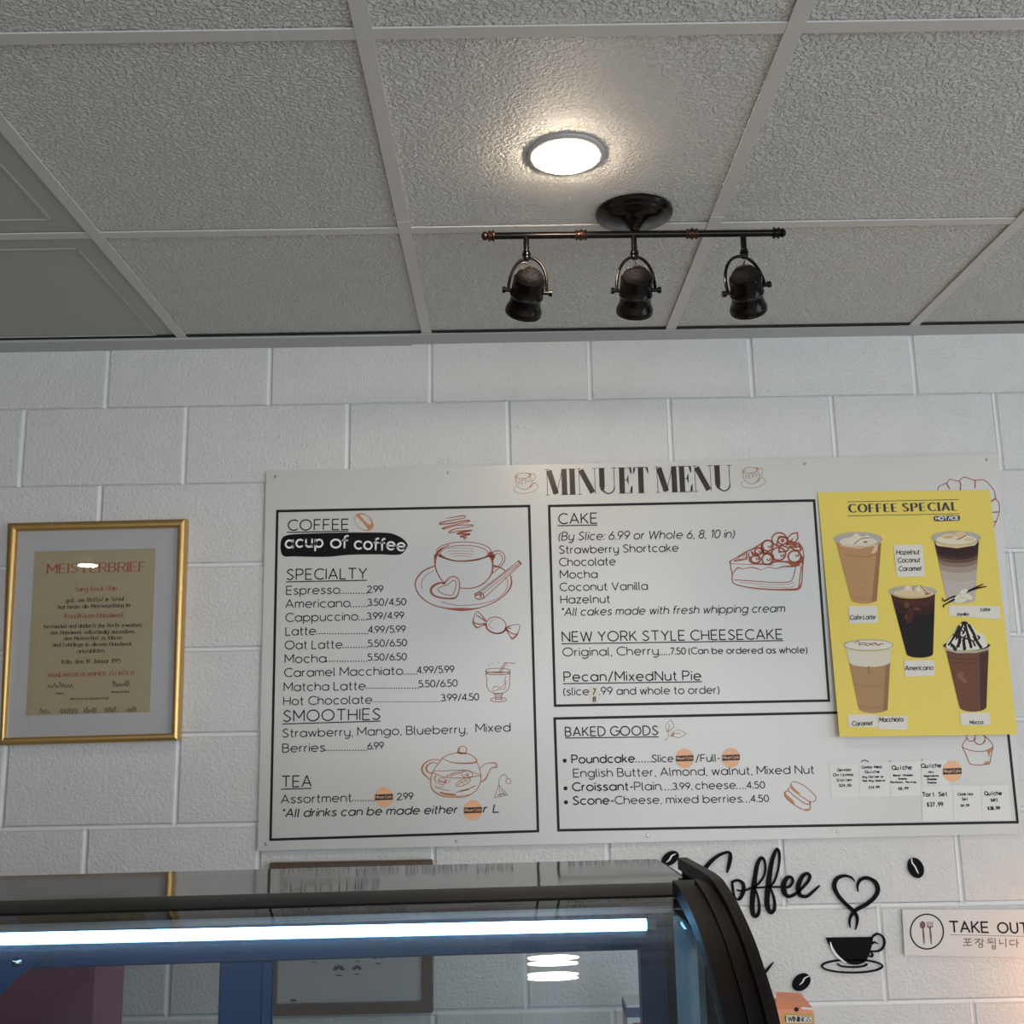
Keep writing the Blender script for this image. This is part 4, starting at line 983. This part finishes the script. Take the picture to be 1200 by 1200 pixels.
# caramel macchiato
c4_ = cup('macchiato_picture', (275, 768), 101, 24, (294, 1024), 60, 20, [(0, .26, 'foam'), (.25, 1, 'macch')])
deco(c4_, 'macch_dark', lambda p: (p.fill([(346, 845), (362, 838), (354, 1030), (336, 1036)]), p.line([(276, 852), (277, 880)], .9), p.line([(212, 925), (285, 932), (355, 925)], .25), p.line([(232, 1010), (290, 1022), (350, 1012)], .25)), .0016)
deco(c4_, 'cup_rim', lambda p: p.fell(275, 762, 103, 24), .0016, 'cup_lid_opening')
deco(c4_, 'cream', lambda p: p.fell(275, 763, 98, 20), .0022)
deco(c4_, 'red_print', lambda p: [p.line([(215+i*14, 752+(i*7) % 13), (235+i*13, 748+(i*11) % 17), (240+i*14, 766-(i*5) % 9)], .4) for i in range(8)], .0024)
# mocha with whipped cream
c5 = cup('mocha_picture', (682, 774), 96, 21, (707, 1018), 56, 20, [(0, 1, 'choc')])
deco(c5, 'choc_dark', lambda p: (p.fill([(735, 798), (772, 788), (762, 1022), (738, 1034)]), p.line([(610, 812), (680, 822), (730, 814)], .35), p.line([(614, 830), (680, 838), (728, 832)], .3)), .0016)
deco(c5, 'choc_hi', lambda p: (p.fell(655, 888, 13, 16, 30), p.fell(665, 905, 20, 8, 40)), .0018)
deco(c5, 'syrup', lambda p: p.fell(681, 765, 98, 20), .0014, 'cup_lid_opening')
deco(c5, 'cup_rim', lambda p: (p.fill([(586, 768), (610, 782), (680, 790), (755, 780), (778, 765), (770, 782), (720, 795), (640, 796), (595, 784)])), .0018)
deco(c5, 'cream', lambda p: (p.fill([(596, 770), (606, 742), (625, 718), (640, 692), (660, 672), (678, 666), (700, 680), (722, 705), (742, 730), (768, 760), (740, 778), (680, 784), (620, 780)], True), p.fell(742, 738, 18, 26, -25)), .0020)
deco(c5, 'syrup', lambda p: (p.fell(672, 672, 14, 8), *[p.vline([(x, y, 2), (x+dx, y+9, 4.5), (x+dx*.4, y+18, 2)]) for x, y, dx in ((632, 722, 8), (645, 705, -6), (660, 700, 8), (678, 722, -7), (690, 752, 8), (706, 728, 9), (655, 752, -8), (612, 752, 7), (725, 722, 8), (668, 690, 6))], p.vline([(650, 685, 5), (638, 712, 6), (620, 742, 4), (606, 762, 4)]), p.vline([(664, 680, 4), (650, 712, 6), (652, 745, 7), (642, 770, 5)]), p.vline([(675, 680, 6), (682, 705, 5), (690, 735, 7), (700, 772, 5)]), p.vline([(690, 680, 6), (708, 712, 6), (722, 745, 6), (740, 772, 6)]), p.vline([(668, 742, 6), (672, 778, 7)]), p.vline([(624, 765, 6), (634, 780, 7)]), p.vline([(648, 728, 3), (700, 742, 3), (715, 765, 4)]), p.vline([(625, 720, 3), (660, 728, 3)])), .0023)
def plab(quad, lines):
    pr = PP(.0012); pr.fill(quad); n_ = pr.build('paper_label', M['label'], poster)
    pr = PP(.0018)
    for s, a, b_, h in lines: text(pr, s, a, b_, h, .42, shear=.18, track=.2)
    pr.build('label_lettering', M['ink'], n_)
plab([(378, 349), (497, 346), (509, 478), (393, 481)], [('Hazelnut', (390, 388), (485, 386), 19), ('Coconut', (396, 421), (487, 419), 19), ('Caramel', (400, 456), (492, 454), 19)])
plab([(191, 601), (308, 600), (316, 669), (197, 674)], [('Cafe Latte', (198, 657), (303, 655), 18)])
plab([(608, 598), (817, 602), (820, 656), (607, 640)], [('Latte', (739, 621), (777, 622), 14), ('Vanilla', (640, 641), (688, 640), 12)])
plab([(422, 826), (547, 824), (549, 890), (427, 893)], [('Americano', (426, 867), (541, 865), 19)])
plab([(188, 1050), (313, 1050), (313, 1102), (193, 1102)], [('Caramel', (207, 1096), (290, 1094), 18)])
plab([(314.5, 1058), (435, 1055), (436, 1114), (314.5, 1110)], [('Macchiato', (320, 1080), (418, 1078), 18)])
plab([(653, 1043), (775, 1041), (779, 1094), (658, 1094)], [('Mocca', (694, 1089), (748, 1088), 14)])

# ------------------------------------------------------------------ framed certificate
Zg = (0, 590, 4)
cert = thing('framed_certificate', 'gold framed German certificate on tan paper hanging left of the menu board', 'picture frame', P(105, 870, 0))
def quadpx(z, q): return [(z[0]+x/z[2], z[1]+y/z[2]) for x, y in q]
fo = quadpx(Zg, [(-4, 1136), (836, 1112), (872, 70), (32, 90)]); fi = quadpx(Zg, [(18, 1099), (803, 1077), (832, 110), (75, 127)])
YF = -.026
# four mitred, rounded mouldings
A = [P(x, y, YF) for x, y in fo]; Bi = [P(x, y, YF) for x, y in fi]
for k in range(4):
    j = (k+1) % 4; sec = []
    for a_, b_ in ((A[k], Bi[k]), (A[j], Bi[j])):
        row = [Vector((a_.x, -.002, a_.z)), Vector((a_.x, YF+.006, a_.z))]
        for t_ in (.08, .25, .5, .75, .92): 
            q_ = a_.lerp(b_, t_); q_.y = YF - .004*sin(pi*t_)**.6 + .002; row.append(q_)
        q_ = b_.copy(); q_.y = YF+.004; row.append(q_); q2 = b_.copy(); q2.y = YF+.012; row.append(q2); q3 = b_.copy(); q3.y = -.002; row.append(q3)
        sec.append(row)
    n_ = len(sec[0]); V = sec[0]+sec[1]; Fc = [(i, i+n_, i+1+n_, i+1) for i in range(n_-1)] + [(n_-1, 2*n_-1, n_, 0)]
    o = mk('moulding', V, Fc, M['gold'], cert, True); o.data.set_sharp_from_angle(angle=radians(50))
def slab_q(q, y, depth, name, m_, par):
    f_ = [P(x, yy, y) for x, yy in q]; b_ = [p+Vector((0, depth, 0)) for p in f_]
    return mk(name, f_+b_, [(0,1,2,3), (4,7,6,5), (0,4,5,1), (1,5,6,2), (2,6,7,3), (3,7,4,0)], m_, par)
fm = quadpx(Zg, [(14, 1103), (806, 1080), (836, 106), (71, 123)])
slab_q(fm, -.012, .008, 'mat_board', M['matboard'], cert)
doc = quadpx(Zg, [(121, 995), (702, 978), (729, 210), (163, 225)])
dc = slab_q(doc, -.0128, .0006, 'certificate_sheet', M['parchment'], cert)
slab_q(fm, -.0165, .0015, 'glass_pane', M['frame_glass'], cert)
def CPr(l=0): return Print(-.0132-l, Zg)
def cert_text(items, m_):
    pr = CPr()
    for s, a, b_, h in items: text(pr, s, a, b_, h, nib=(.22, .14) if h < 12 else ((.40, .22) if h < 30 else (.85, .34)), serif=True, track=.24, space=.62)
    pr.build('certificate_lettering', m_, dc)
cert_text([('MEISTERBRIEF', (222, 327), (680, 316), 42), ('Sang Kook Han', (352, 412), (545, 408), 21), ('Konditoren-Handwerk', (304, 538), (578, 532), 20), ('HANDWERKSKAMMER ZU KÖLN', (224, 815), (626, 803), 18)], M['red_ink'])
cert_text([('geb. am 08.01.67 in Seoul', (308, 464), (579, 455), 18), ('hat heute die Meisterprüfung im', (274, 494), (609, 484), 17), ('bestanden und dadurch das Recht erworben,', (207, 585), (665, 577), 17), ('das Handwerk selbständig auszuüben,', (237, 614), (632, 608), 17),
           ('den Meistertitel zu führen', (299, 641), (569, 637), 17), ('und Lehrlinge in diesem Handwerk', (247, 671), (617, 666), 17), ('auszubilden.', (363, 700), (491, 697), 17), ('Köln, den 19. Januar 1995', (290, 752), (565, 746), 19),
           ('Präsident', (262, 894), (298, 893), 7), ('Hauptgeschäftsführer', (520, 887), (607, 885), 7), ('Meisterprüfungsausschuß', (330, 921), (508, 917), 11)], M['cert_ink'])
pr = CPr()
for x0, y0, n_, w_ in ((222, 862, 9, 120), (527, 855, 8, 80), (185, 982, 4, 50), (280, 982, 7, 85), (392, 978, 6, 60), (490, 975, 5, 55), (590, 974, 5, 50)):
    rs = random.Random(x0); pts = []
    for i in range(n_*2+1): pts.append((x0+w_*i/(n_*2), y0+(-rs.uniform(8, 26) if i % 2 else rs.uniform(0, 5))))
    pr.line(pts, .3)
pr.build('signature', M['cert_ink'], dc)

# ------------------------------------------------------------------ wall decals (cut-out letters standing a little off the wall)
Zi = (860, 990, 5); Zj = (780, 980, 5.456)
DY = -.0065; DD = .0045
def decal(name, label, cat, fn, z=Zi, group=None):
    pr = Print(DY, z); fn(pr); o = pr.build(name, M['decal'], None, DD)
    return tag(o, label, cat, group)
def coffee(p):
    # C (mostly behind the case), o, f, f, e, e
    p.vline([(395,230,5),(405,190,11),(415,140,12),(412,108,9),(385,105,8),(330,130,10),(270,185,13),(215,270,13),(190,350,13),(200,420,12),(250,450,10),(320,440,9),(400,400,7),(440,370,5)])
    p.vline([(425,295,7),(460,282,8),(495,300,10),(500,350,12),(480,395,10),(460,405,6),(440,380,6),(430,330,8),(428,300,6)])
    p.vline([(460,345,5),(500,350,5),(560,325,6),(600,300,6),(635,240,6),(637,170,7),(618,138,9),(592,170,12),(575,250,14),(562,350,16),(555,440,15),(560,495,14),(578,512,12),(597,490,10),(600,440,8),(590,380,6),(570,330,6)])
    p.vline([(570,330,6),(640,325,5),(690,300,6),(722,210,6),(730,120,8),(715,82,8),(690,130,12),(672,210,14),(660,300,16),(650,400,16),(655,460,15),(675,488,12),(697,465,10),(697,410,8),(680,350,6),(665,325,6)])
    p.vline([(665,325,6),(740,325,6),(790,325,7),(815,290,8),(805,262,8),(775,270,12),(755,320,15),(765,370,14),(800,385,10),(850,355,8),(905,300,8),(925,260,9),(908,238,9),(875,260,12),(850,320,15),(860,375,13),(905,385,9),(950,350,7),(985,318,4)])
decal('coffee_lettering', 'black cut-out script reading Coffee on the white wall', 'wall lettering', coffee, Zj)
def swash(p): p.vline([(560,960,10),(620,890,9),(655,850,7),(690,808,2)])
decal('script_stroke', 'black script stroke on the wall, its lower end hidden by the case', 'wall lettering', swash, Zj)
def heart(p):
    p.vline([(710,215,2),(690,192,6),(650,182,8),(605,200,11),(590,245,12),(615,300,11),(660,350,11),(705,392,11),(725,430,8),(722,470,5),(714,500,1)])
    p.vline([(729,275,2),(728,235,6),(745,205,9),(785,195,10),(830,220,12),(846,265,12),(825,310,11),(775,352,11),(715,385,10),(685,425,7),(680,460,5),(685,488,1)])
decal('heart_steam', 'black heart-shaped steam decal above the black cup', 'wall decal', heart)
def cupd(p):
    p.fill([(541,545),(815,541),(812,580),(795,640),(780,672),(765,690),(730,703),(690,702),(655,690),(615,665),(575,615),(550,570)])
    p.vline([(805,560,4),(820,535,5),(848,523,6),(878,545,6),(884,580,6),(868,612,6),(840,625,5),(805,625,5)])
    p.vline([(845,580,3),(825,572,5),(812,580,5)]); p.vline([(805,630,4),(815,645,5),(808,657,5),(795,652,4)])
    p.ell(695, 712, 178, 38, .95); p.ell(697, 700, 84, 18, .9, 180, 360)
decal('coffee_cup_decal', 'black teacup and saucer decal under the heart-shaped steam', 'wall decal', cupd)
pr = Print(DY-.0006, Zi); pr.vline([(566,572,3),(575,605,7),(600,645,7),(640,680,5),(660,690,2)]); cupo = [o_ for o_ in S.collection.objects if o_.name == 'coffee_cup_decal'][0]; pr.build('cup_highlight', M['mortar'], cupo)
def bean(name, label, cx, cy, rx, ry, rot, z, slit):
    pr = Print(DY, z); pr.fell(cx, cy, rx, ry, rot, 28); o = tag(pr.build(name, M['decal'], None, DD), label, 'wall decal', None)
    pr = Print(DY-.0006, z); pr.vline(slit); pr.build('bean_crease', M['mortar'], o)
bean('coffee_bean_decal', 'black coffee bean decal right of the heart, below the menu board', 1068, 136, 62, 44, 68, Zi, [(1042,82,3),(1045,105,4),(1062,128,4),(1072,150,4),(1082,168,2)])
bean('coffee_bean_decal', 'black coffee bean decal left of the cup, above the tea carton', 397, 806, 60, 44, -42, Zi, [(445,768,2),(415,782,4),(402,805,4),(385,820,2)])
bean('coffee_bean_decal', 'black coffee bean decal half hidden behind the case top', 30, 142, 62, 40, -35, Zj, [(66,112,2),(40,125,5),(25,150,5),(5,165,2)])

# ------------------------------------------------------------------ take-out sign
Zh = (1040, 1040, 7.5)
sign = thing('takeout_sign', 'white sign reading take out in English and Korean on the wall', 'sign', P(1140, 1122, 0))
slab_q(quadpx(Zh, [(152, 597), (1750, 622), (1735, 190), (130, 193)]), -.0085, .0050, 'sign_panel', M['sign'], sign)
def SP(): return Print(-.0089, Zh)
pr = SP(); pr.ell(347, 388, 145, 153, .85); pr.build('sign_ring', M['ink'], sign)
pr = SP(); text(pr, 'TAKE', (556, 388), (886, 395), 90, 1.0, track=.26); pr.build('sign_word', M['ink'], sign)
pr = SP(); text(pr, 'OUT', (975, 398), (1236, 401), 88, 1.0, track=.28); pr.build('sign_word', M['ink'], sign)
pr = SP(); pr.fell(309, 330, 25, 33); pr.vline([(312,355,6),(318,430,8),(322,495,4)]); 
for x in (350, 366, 382, 397): pr.vline([(x-1,302,3),(x,345,3)])
pr.vline([(350,340,4),(372,356,6),(397,340,4)]); pr.vline([(373,350,6),(381,430,8),(386,497,4)])
pr.ribbon([pr.c((553, 415)), pr.c((1262, 431))], .25, cap=False)
kw = .48
# 포
pr.line([(672,452),(735,452)], kw, False); pr.line([(690,452),(692,480)], kw, False); pr.line([(716,452),(714,480)], kw, False); pr.line([(672,482),(736,481)], kw, False); pr.line([(704,482),(704,508)], kw, False); pr.line([(664,510),(742,509)], kw, False)
# 장
pr.line([(766,455),(815,454),(770,492)], kw, False); pr.line([(790,472),(815,492)], kw, False); pr.line([(832,445),(834,497)], kw, False); pr.line([(833,470),(848,470)], kw, False); pr.ell(820, 514, 18, 14, kw)
# 됩
pr.line([(925,452),(885,452),(885,472),(926,471)], kw, False); pr.line([(905,472),(905,486)], kw, False); pr.line([(874,488),(934,485)], kw, False); pr.line([(945,445),(947,497)], kw, False)
pr.line([(922,505),(924,540),(948,540),(947,503)], kw, False); pr.line([(923,520),(948,519)], kw, False)
# 니
pr.line([(986,458),(987,496),(1022,490)], kw, False); pr.line([(1040,450),(1042,522)], kw, False)
# 다
pr.line([(1118,466),(1078,466),(1079,504),(1120,500)], kw, False); pr.line([(1137,455),(1139,525)], kw, False); pr.line([(1138,487),(1156,487)], kw, False)
pr.build('sign_small_lettering', M['brown_ink'], sign)

# ------------------------------------------------------------------ back counter and what stands on it
CT = .76
cn = thing('back_counter', 'back counter with pale top along the wall behind the display case', 'counter', (1.2, -.3, 0))
MB().box((-1.6, -.56, CT-.035), (2.9, -.012, CT), .003).build('worktop', M['counter'], cn)
MB().box((-1.58, -.53, 0), (2.88, -.012, CT-.0352)).build('cabinet_body', M['cab'], cn)
# tea carton
tx0 = P(908, 1180, -.33).x; tx1 = P(953, 1180, -.33).x; tzt = P(930, 1178, -.33).z
tea = thing('tea_carton', 'salmon and amber tea carton standing behind the right end of the case', 'carton', ((tx0+tx1)/2, -.28, CT))
b = MB(); b.box((tx0, -.33, CT), (tx1, -.25, tzt-.006), .0015); b.build('carton_body', M['salmon'], tea)
mk('carton_flap', [(tx0+.001, -.329, tzt-.006), (tx1-.001, -.329, tzt-.006), (tx1-.004, -.252, tzt+.004), (tx0+.022, -.252, tzt+.007), (tx0+.012, -.300, tzt+.004)], [(0,1,2,3,4)], M['salmon'], tea)
def TP(l=0): return Print(-.3306-l, Zj)
Zv = (900, 1160, 5.0)
def TPv(l): return Print(-.3306-l, (880, 960, 3.75))
pr = TPv(0); pr.fill([(138, 850), (278, 856), (280, 1100), (140, 1100)]); pr.build('carton_panel', M['amber'], tea)
pr = TPv(.0004); pr.fill([(155, 862), (265, 868), (266, 895), (156, 893)]); pr.build('name_panel', M['label'], tea)
pr = TPv(.0004); pr.fill([(222, 825), (274, 829), (274, 839), (222, 835)]); pr.build('small_label', M['label'], tea)
pr = TPv(.0008); text(pr, 'TWININGS', (146, 888), (262, 891), 22, nib=(.5, .22), serif=True, track=.2); pr.fell(200, 836, 10, 10); pr.line([(170, 905), (255, 908)], .4); pr.build('carton_lettering', M['ink'], tea)
# plum box and small carton seen through the case
px1 = P(112, 1150, -.40).x
o = thing('plum_box', 'tall plum red box behind the left end of the case', 'box', (px1-.14, -.32, CT))
ptop = P(60, 1095, -.40).z
MB().box((px1-.30, -.40, CT), (px1, -.24, ptop-.03), .002).build('box_body', M['plum'], o)
MB().box((px1-.302, -.402, ptop-.0295), (px1+.002, -.238, ptop), .002).build('box_lid', M['plum'], o)
bx0, bx1 = P(734, 1185, -.34).x, P(772, 1185, -.34).x; bt = P(745, 1178, -.34).z
o = thing('small_carton', 'small white and navy carton seen through the right of the case glass', 'carton', ((bx0+bx1)/2, -.30, CT))
MB().box((bx0, -.34, CT), (bx1, -.26, bt), .0015).build('carton_body', M['carton_white'], o)
MB().box((bx0-.0006, -.3412, bt-.022), (bx1+.0006, -.2588, bt-.004)).build('navy_band', M['carton_blue'], o)
MB().box((bx0+.012, -.3412, bt-.062), (bx0+.03, -.339, bt-.032)).build('red_mark', M['red_print'], o)
# framed picture half behind the case
pc = thing('framed_picture', 'brown framed plant print on the wall behind the display case', 'picture frame', P(410, 1185, 0))
ty = P(410, 1011, -.02)
X0, X1 = P(315, 1020, -.02).x, P(507, 1020, -.02).x; ZT = P(410, 1009.5, -.02).z; ZB = P(410, 1189, -.02).z; fwd = .024
MB().box((X0, -.022, ZT-fwd), (X1, -.002, ZT), .003).build('frame_rail', M['brown_frame'], pc)
MB().box((X0, -.022, ZB), (X1, -.002, ZB+fwd), .003).build('frame_rail', M['brown_frame'], pc)
MB().box((X0, -.022, ZB+fwd), (X0+fwd, -.002, ZT-fwd), .003).build('frame_stile', M['brown_frame'], pc)
MB().box((X1-fwd, -.022, ZB+fwd), (X1, -.002, ZT-fwd), .003).build('frame_stile', M['brown_frame'], pc)
MB().box((X0+.01, -.010, ZB+.01), (X1-.01, -.004, ZT-.01)).build('picture_sheet', M['picture'], pc)
pr = Print(-.0106, (200, 1060, 3.333))
for cx, cy, k in ((657, 257, 1.0), (728, 255, .85), (810, 212, .9), (730, 208, .7), (562, 210, .8), (480, 380, .6)):
    for a in range(5):
        an = radians(20+a*36); pr.fell(cx+16*k*cos(an), cy-14*k*sin(an), 9*k, 5*k, -(20+a*36), 10)
    pr.fell(cx, cy+20*k, 15*k, 3*k, n=10)
pr.line([(480, 385), (440, 400), (420, 425)], .5)
pr.build('plant_drawing', M['case_blue'], pc)

# ------------------------------------------------------------------ curved glass display case
XE = 1.2067; XI = XE-.045; XW = -.45
case = thing('display_case', 'black refrigerated display case with curved glass front and lit tube', 'display case', (XE, -1.4, 0))
def zr(z): return z+Z0
# the case stands a little askew to the wall; it is modelled square and turned at the end
YAW = radians(2.8); PIV = Vector((XE, -1.4, 0)); RC = Matrix.Rotation(YAW, 3, 'Z').transposed()
def cun(px, py, axis, val):
    o_ = RC @ (CP-PIV) + PIV; d = RC @ (CR @ Vector(((px-600)/F, -(py-600)/F, -1.0))); return o_ + d*((val-o_[axis])/d[axis])
outer = [(-1.2728, -.9532), (-1.3497, -.9526), (-1.4311, -.9531), (-1.470, -.9600), (-1.5048, -.9698), (-1.5499, -.9896), (-1.5819, -1.0107), (-1.6070, -1.0305), (-1.6209, -1.0462), (-1.645, -1.085), (-1.665, -1.16), (-1.68, -1.26), (-1.685, -1.45), (-1.685, -1.80)]
glassp = [(-1.395, -.9757), (-1.43, -.9775), (-1.47, -.9815), (-1.505, -.9890), (-1.53, -.9970), (-1.555, -1.0080), (-1.578, -1.0215), (-1.598, -1.0370), (-1.612, -1.052), (-1.633, -1.09), (-1.652, -1.165), (-1.667, -1.265), (-1.672, -1.45), (-1.672, -1.80)]
def extrude_x(profile, x0, x1, name, m_, closed=True, smooth=False, parent=case):
    n_ = len(profile); V = [(x0, y, zr(z)) for y, z in profile] + [(x1, y, zr(z)) for y, z in profile]
    Fc = [(i, (i+1) % n_, (i+1) % n_+n_, i+n_) for i in range(n_ if closed else n_-1)]
    if closed:
        tr = tessellate_polygon([[Vector((y, z, 0)) for y, z in profile]])
        Fc += [tuple(t_) for t_ in tr] + [tuple(i+n_ for i in t_)[::-1] for t_ in tr]
    o = mk(name, V, Fc, m_, parent, smooth)
    import bmesh
    bm = bmesh.new(); bm.from_mesh(o.data); bmesh.ops.recalc_face_normals(bm, faces=bm.faces); bm.to_mesh(o.data); bm.free()
    if smooth: o.data.set_sharp_from_angle(angle=radians(32))
    return o
sm_outer = catmull(outer, 4); sm_glass = catmull(glassp, 5)
base_z = -1.80
# end panels (thin) on both ends, and the broad front trim strips that follow the glass
for xa_, xb_ in ((XE-.006, XE), (XW, XW+.006)):
    extrude_x(sm_outer+[(-1.13, base_z), (-1.13, -.977), (-1.268, -.977)], xa_, xb_, 'end_panel', M['case_black'])
def strip(x0, x1, name, ytop, thick, drop=0.0, sm=sm_outer):
    pts = [p for p in sm if p[0] <= ytop]
    inner = []
    for i, p in enumerate(pts):
        a_ = pts[max(i-1, 0)]; b_ = pts[min(i+1, len(pts)-1)]; dx_, dz_ = b_[0]-a_[0], b_[1]-a_[1]; l_ = math.hypot(dx_, dz_)
        nx_, nz_ = -dz_/l_, dx_/l_
        inner.append((p[0]+nx_*-thick*-1 if False else p[0]-(-dz_/l_)*thick*-1 if False else p[0]+abs(dz_/l_)*thick, p[1]-abs(dx_/l_)*thick))
    return extrude_x(pts+inner[::-1], x0, x1, name, M['case_black'], True, True)
strip(XE-.011, XE-.0062, 'outer_bead', -1.235, .013)
# the front post: stepped, its face just under the outer bead
sm_post = [(y+.004, z-.0065) for y, z in sm_outer]
strip(XI, XE-.0112, 'front_post', -1.40, .016, sm=sm_post)
sm_post2 = [(y+.001, z-.0025) for y, z in sm_outer]
strip(XI+.019, XE-.0225, 'post_ridge', -1.42, .006, sm=sm_post2)
strip(XW+.0065, XW+.05, 'front_post', -1.40, .016, sm=sm_post)
# top
ytb = -1.140; ytf = -1.342
extrude_x([(ytb, -.9705), (ytf, -.9715), (ytf, -.9775), (ytb, -.9765)], XW+.007, XE-.0115, 'top_panel', M['black_gloss'])
extrude_x([(ytf-.0004, -.9708), (-1.350, -.9700), (-1.385, -.9712), (-1.401, -.9745), (-1.404, -.982), (-1.398, -.986), (ytf-.0004, -.984)], XW+.007, XI+.02, 'front_rail', M['case_black'], True, True)
# curved glass
th = .006
gi = []
for i, p in enumerate(sm_glass):
    a_ = sm_glass[max(i-1, 0)]; b_ = sm_glass[min(i+1, len(sm_glass)-1)]; dx_, dz_ = b_[0]-a_[0], b_[1]-a_[1]; l_ = math.hypot(dx_, dz_)
    gi.append((p[0]+abs(dz_/l_)*th, p[1]-abs(dx_/l_)*th))
extrude_x(sm_glass+gi[::-1], XW+.045, XI+.003, 'front_glass', M['case_glass'], True, True)
ins = [(y+.010, z-.0165) for y, z in sm_glass if y < -1.445]
extrude_x(ins+[(y+.002, z-.0035) for y, z in ins[::-1]], XW+.046, XI+.002, 'inner_glass', M['case_glass'], True, True)
# header plate above the tube
hb = -.9990
extrude_x([(-1.358, -.9845), (-1.362, -.9845), (-1.362, hb), (-1.350, hb-.001), (-1.350, hb+.001), (-1.358, hb+.002)], XW+.01, XI+.004, 'header_plate', M['case_metal'])
b = MB(); zc = (zr(-.9845)+zr(hb))/2+.003
x = .10
while x < XI:
    b.box((x, -1.3628, zc), (x+.0042, -1.3622, zc+.0035)); x += .0085
h_ = b.build('vent_slots', M['case_blue'], case); h_['kind'] = 'stuff'
# light tube
LY = -1.33
ltr = cun(757, 1083.5, 1, LY); ltc = cun(768, 1083.5, 1, LY); ltl = cun(0, 1098.5, 1, LY)
zt = (ltr.z+ltl.z)/2
MB().tube([(XW+.05, LY, ltl.z+.004), (ltr.x, LY, ltr.z)], .0062, 14).build('light_tube', M['led'], case, True)
MB().tube([(ltr.x, LY, ltr.z), (ltc.x, LY, ltr.z)], .0058, 14).build('tube_end_cap', M['led_cap'], case, True)
MB().box((XW+.05, LY+.004, zt+.0090), (ltc.x+.02, LY+.022, zt+.016), .001).build('tube_batten', M['case_metal'], case)
# rear frame with two sliding doors
RYp = -1.145
zh = cun(620, 1115, 1, RYp).z; zbot = zr(base_z)
MB().box((XW+.007, RYp-.012, zh), (XE-.0065, RYp+.010, zr(-.977)), .002).build('rear_header', M['case_blue'], case)
xr_ = cun(750, 1160, 1, RYp).x
MB().box((xr_, RYp-.012, zbot), (XE-.0065, RYp+.010, zh-.0002), .002).build('rear_stile', M['case_blue'], case)
xm0, xm1 = cun(258, 1160, 1, RYp+.006).x, cun(322, 1160, 1, RYp+.006).x
MB().box((xm0, RYp-.003, zbot), (xm1-.012, RYp+.004, zh-.0002), .002).build('door_stile', M['case_blue'], case)
MB().box((xm1-.014, RYp-.011, zbot), (xm1, RYp-.0035, zh-.0002), .002).build('door_stile', M['case_blue'], case)
MB().box((XW+.007, RYp-.012, zbot), (XW+.10, RYp+.010, zh-.0002), .002).build('rear_stile', M['case_blue'], case)
MB().box((XW+.10, RYp-.001, zbot), (xm0, RYp+.003, zh-.0002)).build('sliding_door_glass', M['door_glass'], case)
MB().box((xm1, RYp-.009, zbot), (xr_, RYp-.005, zh-.0002)).build('sliding_door_glass', M['door_glass'], case)
# bracket at the left and the narrow side glass at the right
lb = [cun(-60, 1108, 1, RYp-.02), cun(58, 1119, 1, RYp-.02), cun(18, 1147, 1, RYp-.02), cun(-5, 1172, 1, RYp-.02), cun(-60, 1180, 1, RYp-.02)]
V = lb+[p+Vector((0, .006, 0)) for p in lb]; n_ = 5
mk('corner_bracket', V, [(4,3,2,1,0), (5,6,7,8,9)]+[(i, (i+1) % 5, (i+1) % 5+5, i+5) for i in range(5)], M['case_blue'], case)
g0 = cun(21, 1127, 1, RYp-.021); MB().lathe([(.006, 0), (.006, -.004), (.003, -.006), (.001, -.0065)], Matrix.Translation(g0) @ Matrix.Rotation(-pi/2, 4, 'X'), 14).build('tube_glint', M['chrome'], case, True)  # bright stud added in place of the tube end's reflection
MB().box((XE-.0105, -1.372, zbot), (XE-.0068, -1.250, zr(-1.022)), .0005).build('side_glass', M['edge_glass'], case)
MB().box((XE-.0150, -1.2535, zbot), (XE-.0108, -1.250, zr(-1.022))).build('side_glass_edge', M['led_cap'], case)
MB().box((XE-.0150, -1.3755, zbot), (XE-.0108, -1.372, zr(-1.026))).build('side_glass_edge', M['led_cap'], case)
# deck, shelf and base below the frame of the photograph
MB().box((XW+.01, -1.58, .95), (XE-.012, -1.16, .956)).build('glass_shelf', M['door_glass'], case)
MB().box((XW+.007, -1.66, .44), (XE-.0065, -1.13, zbot), .002).build('deck', M['deck'], case)
MB().box((XW, -1.69, .0), (XE, -1.13, .4398), .004).build('base_cabinet', M['case_black'], case)

case.rotation_euler = (0, 0, YAW)
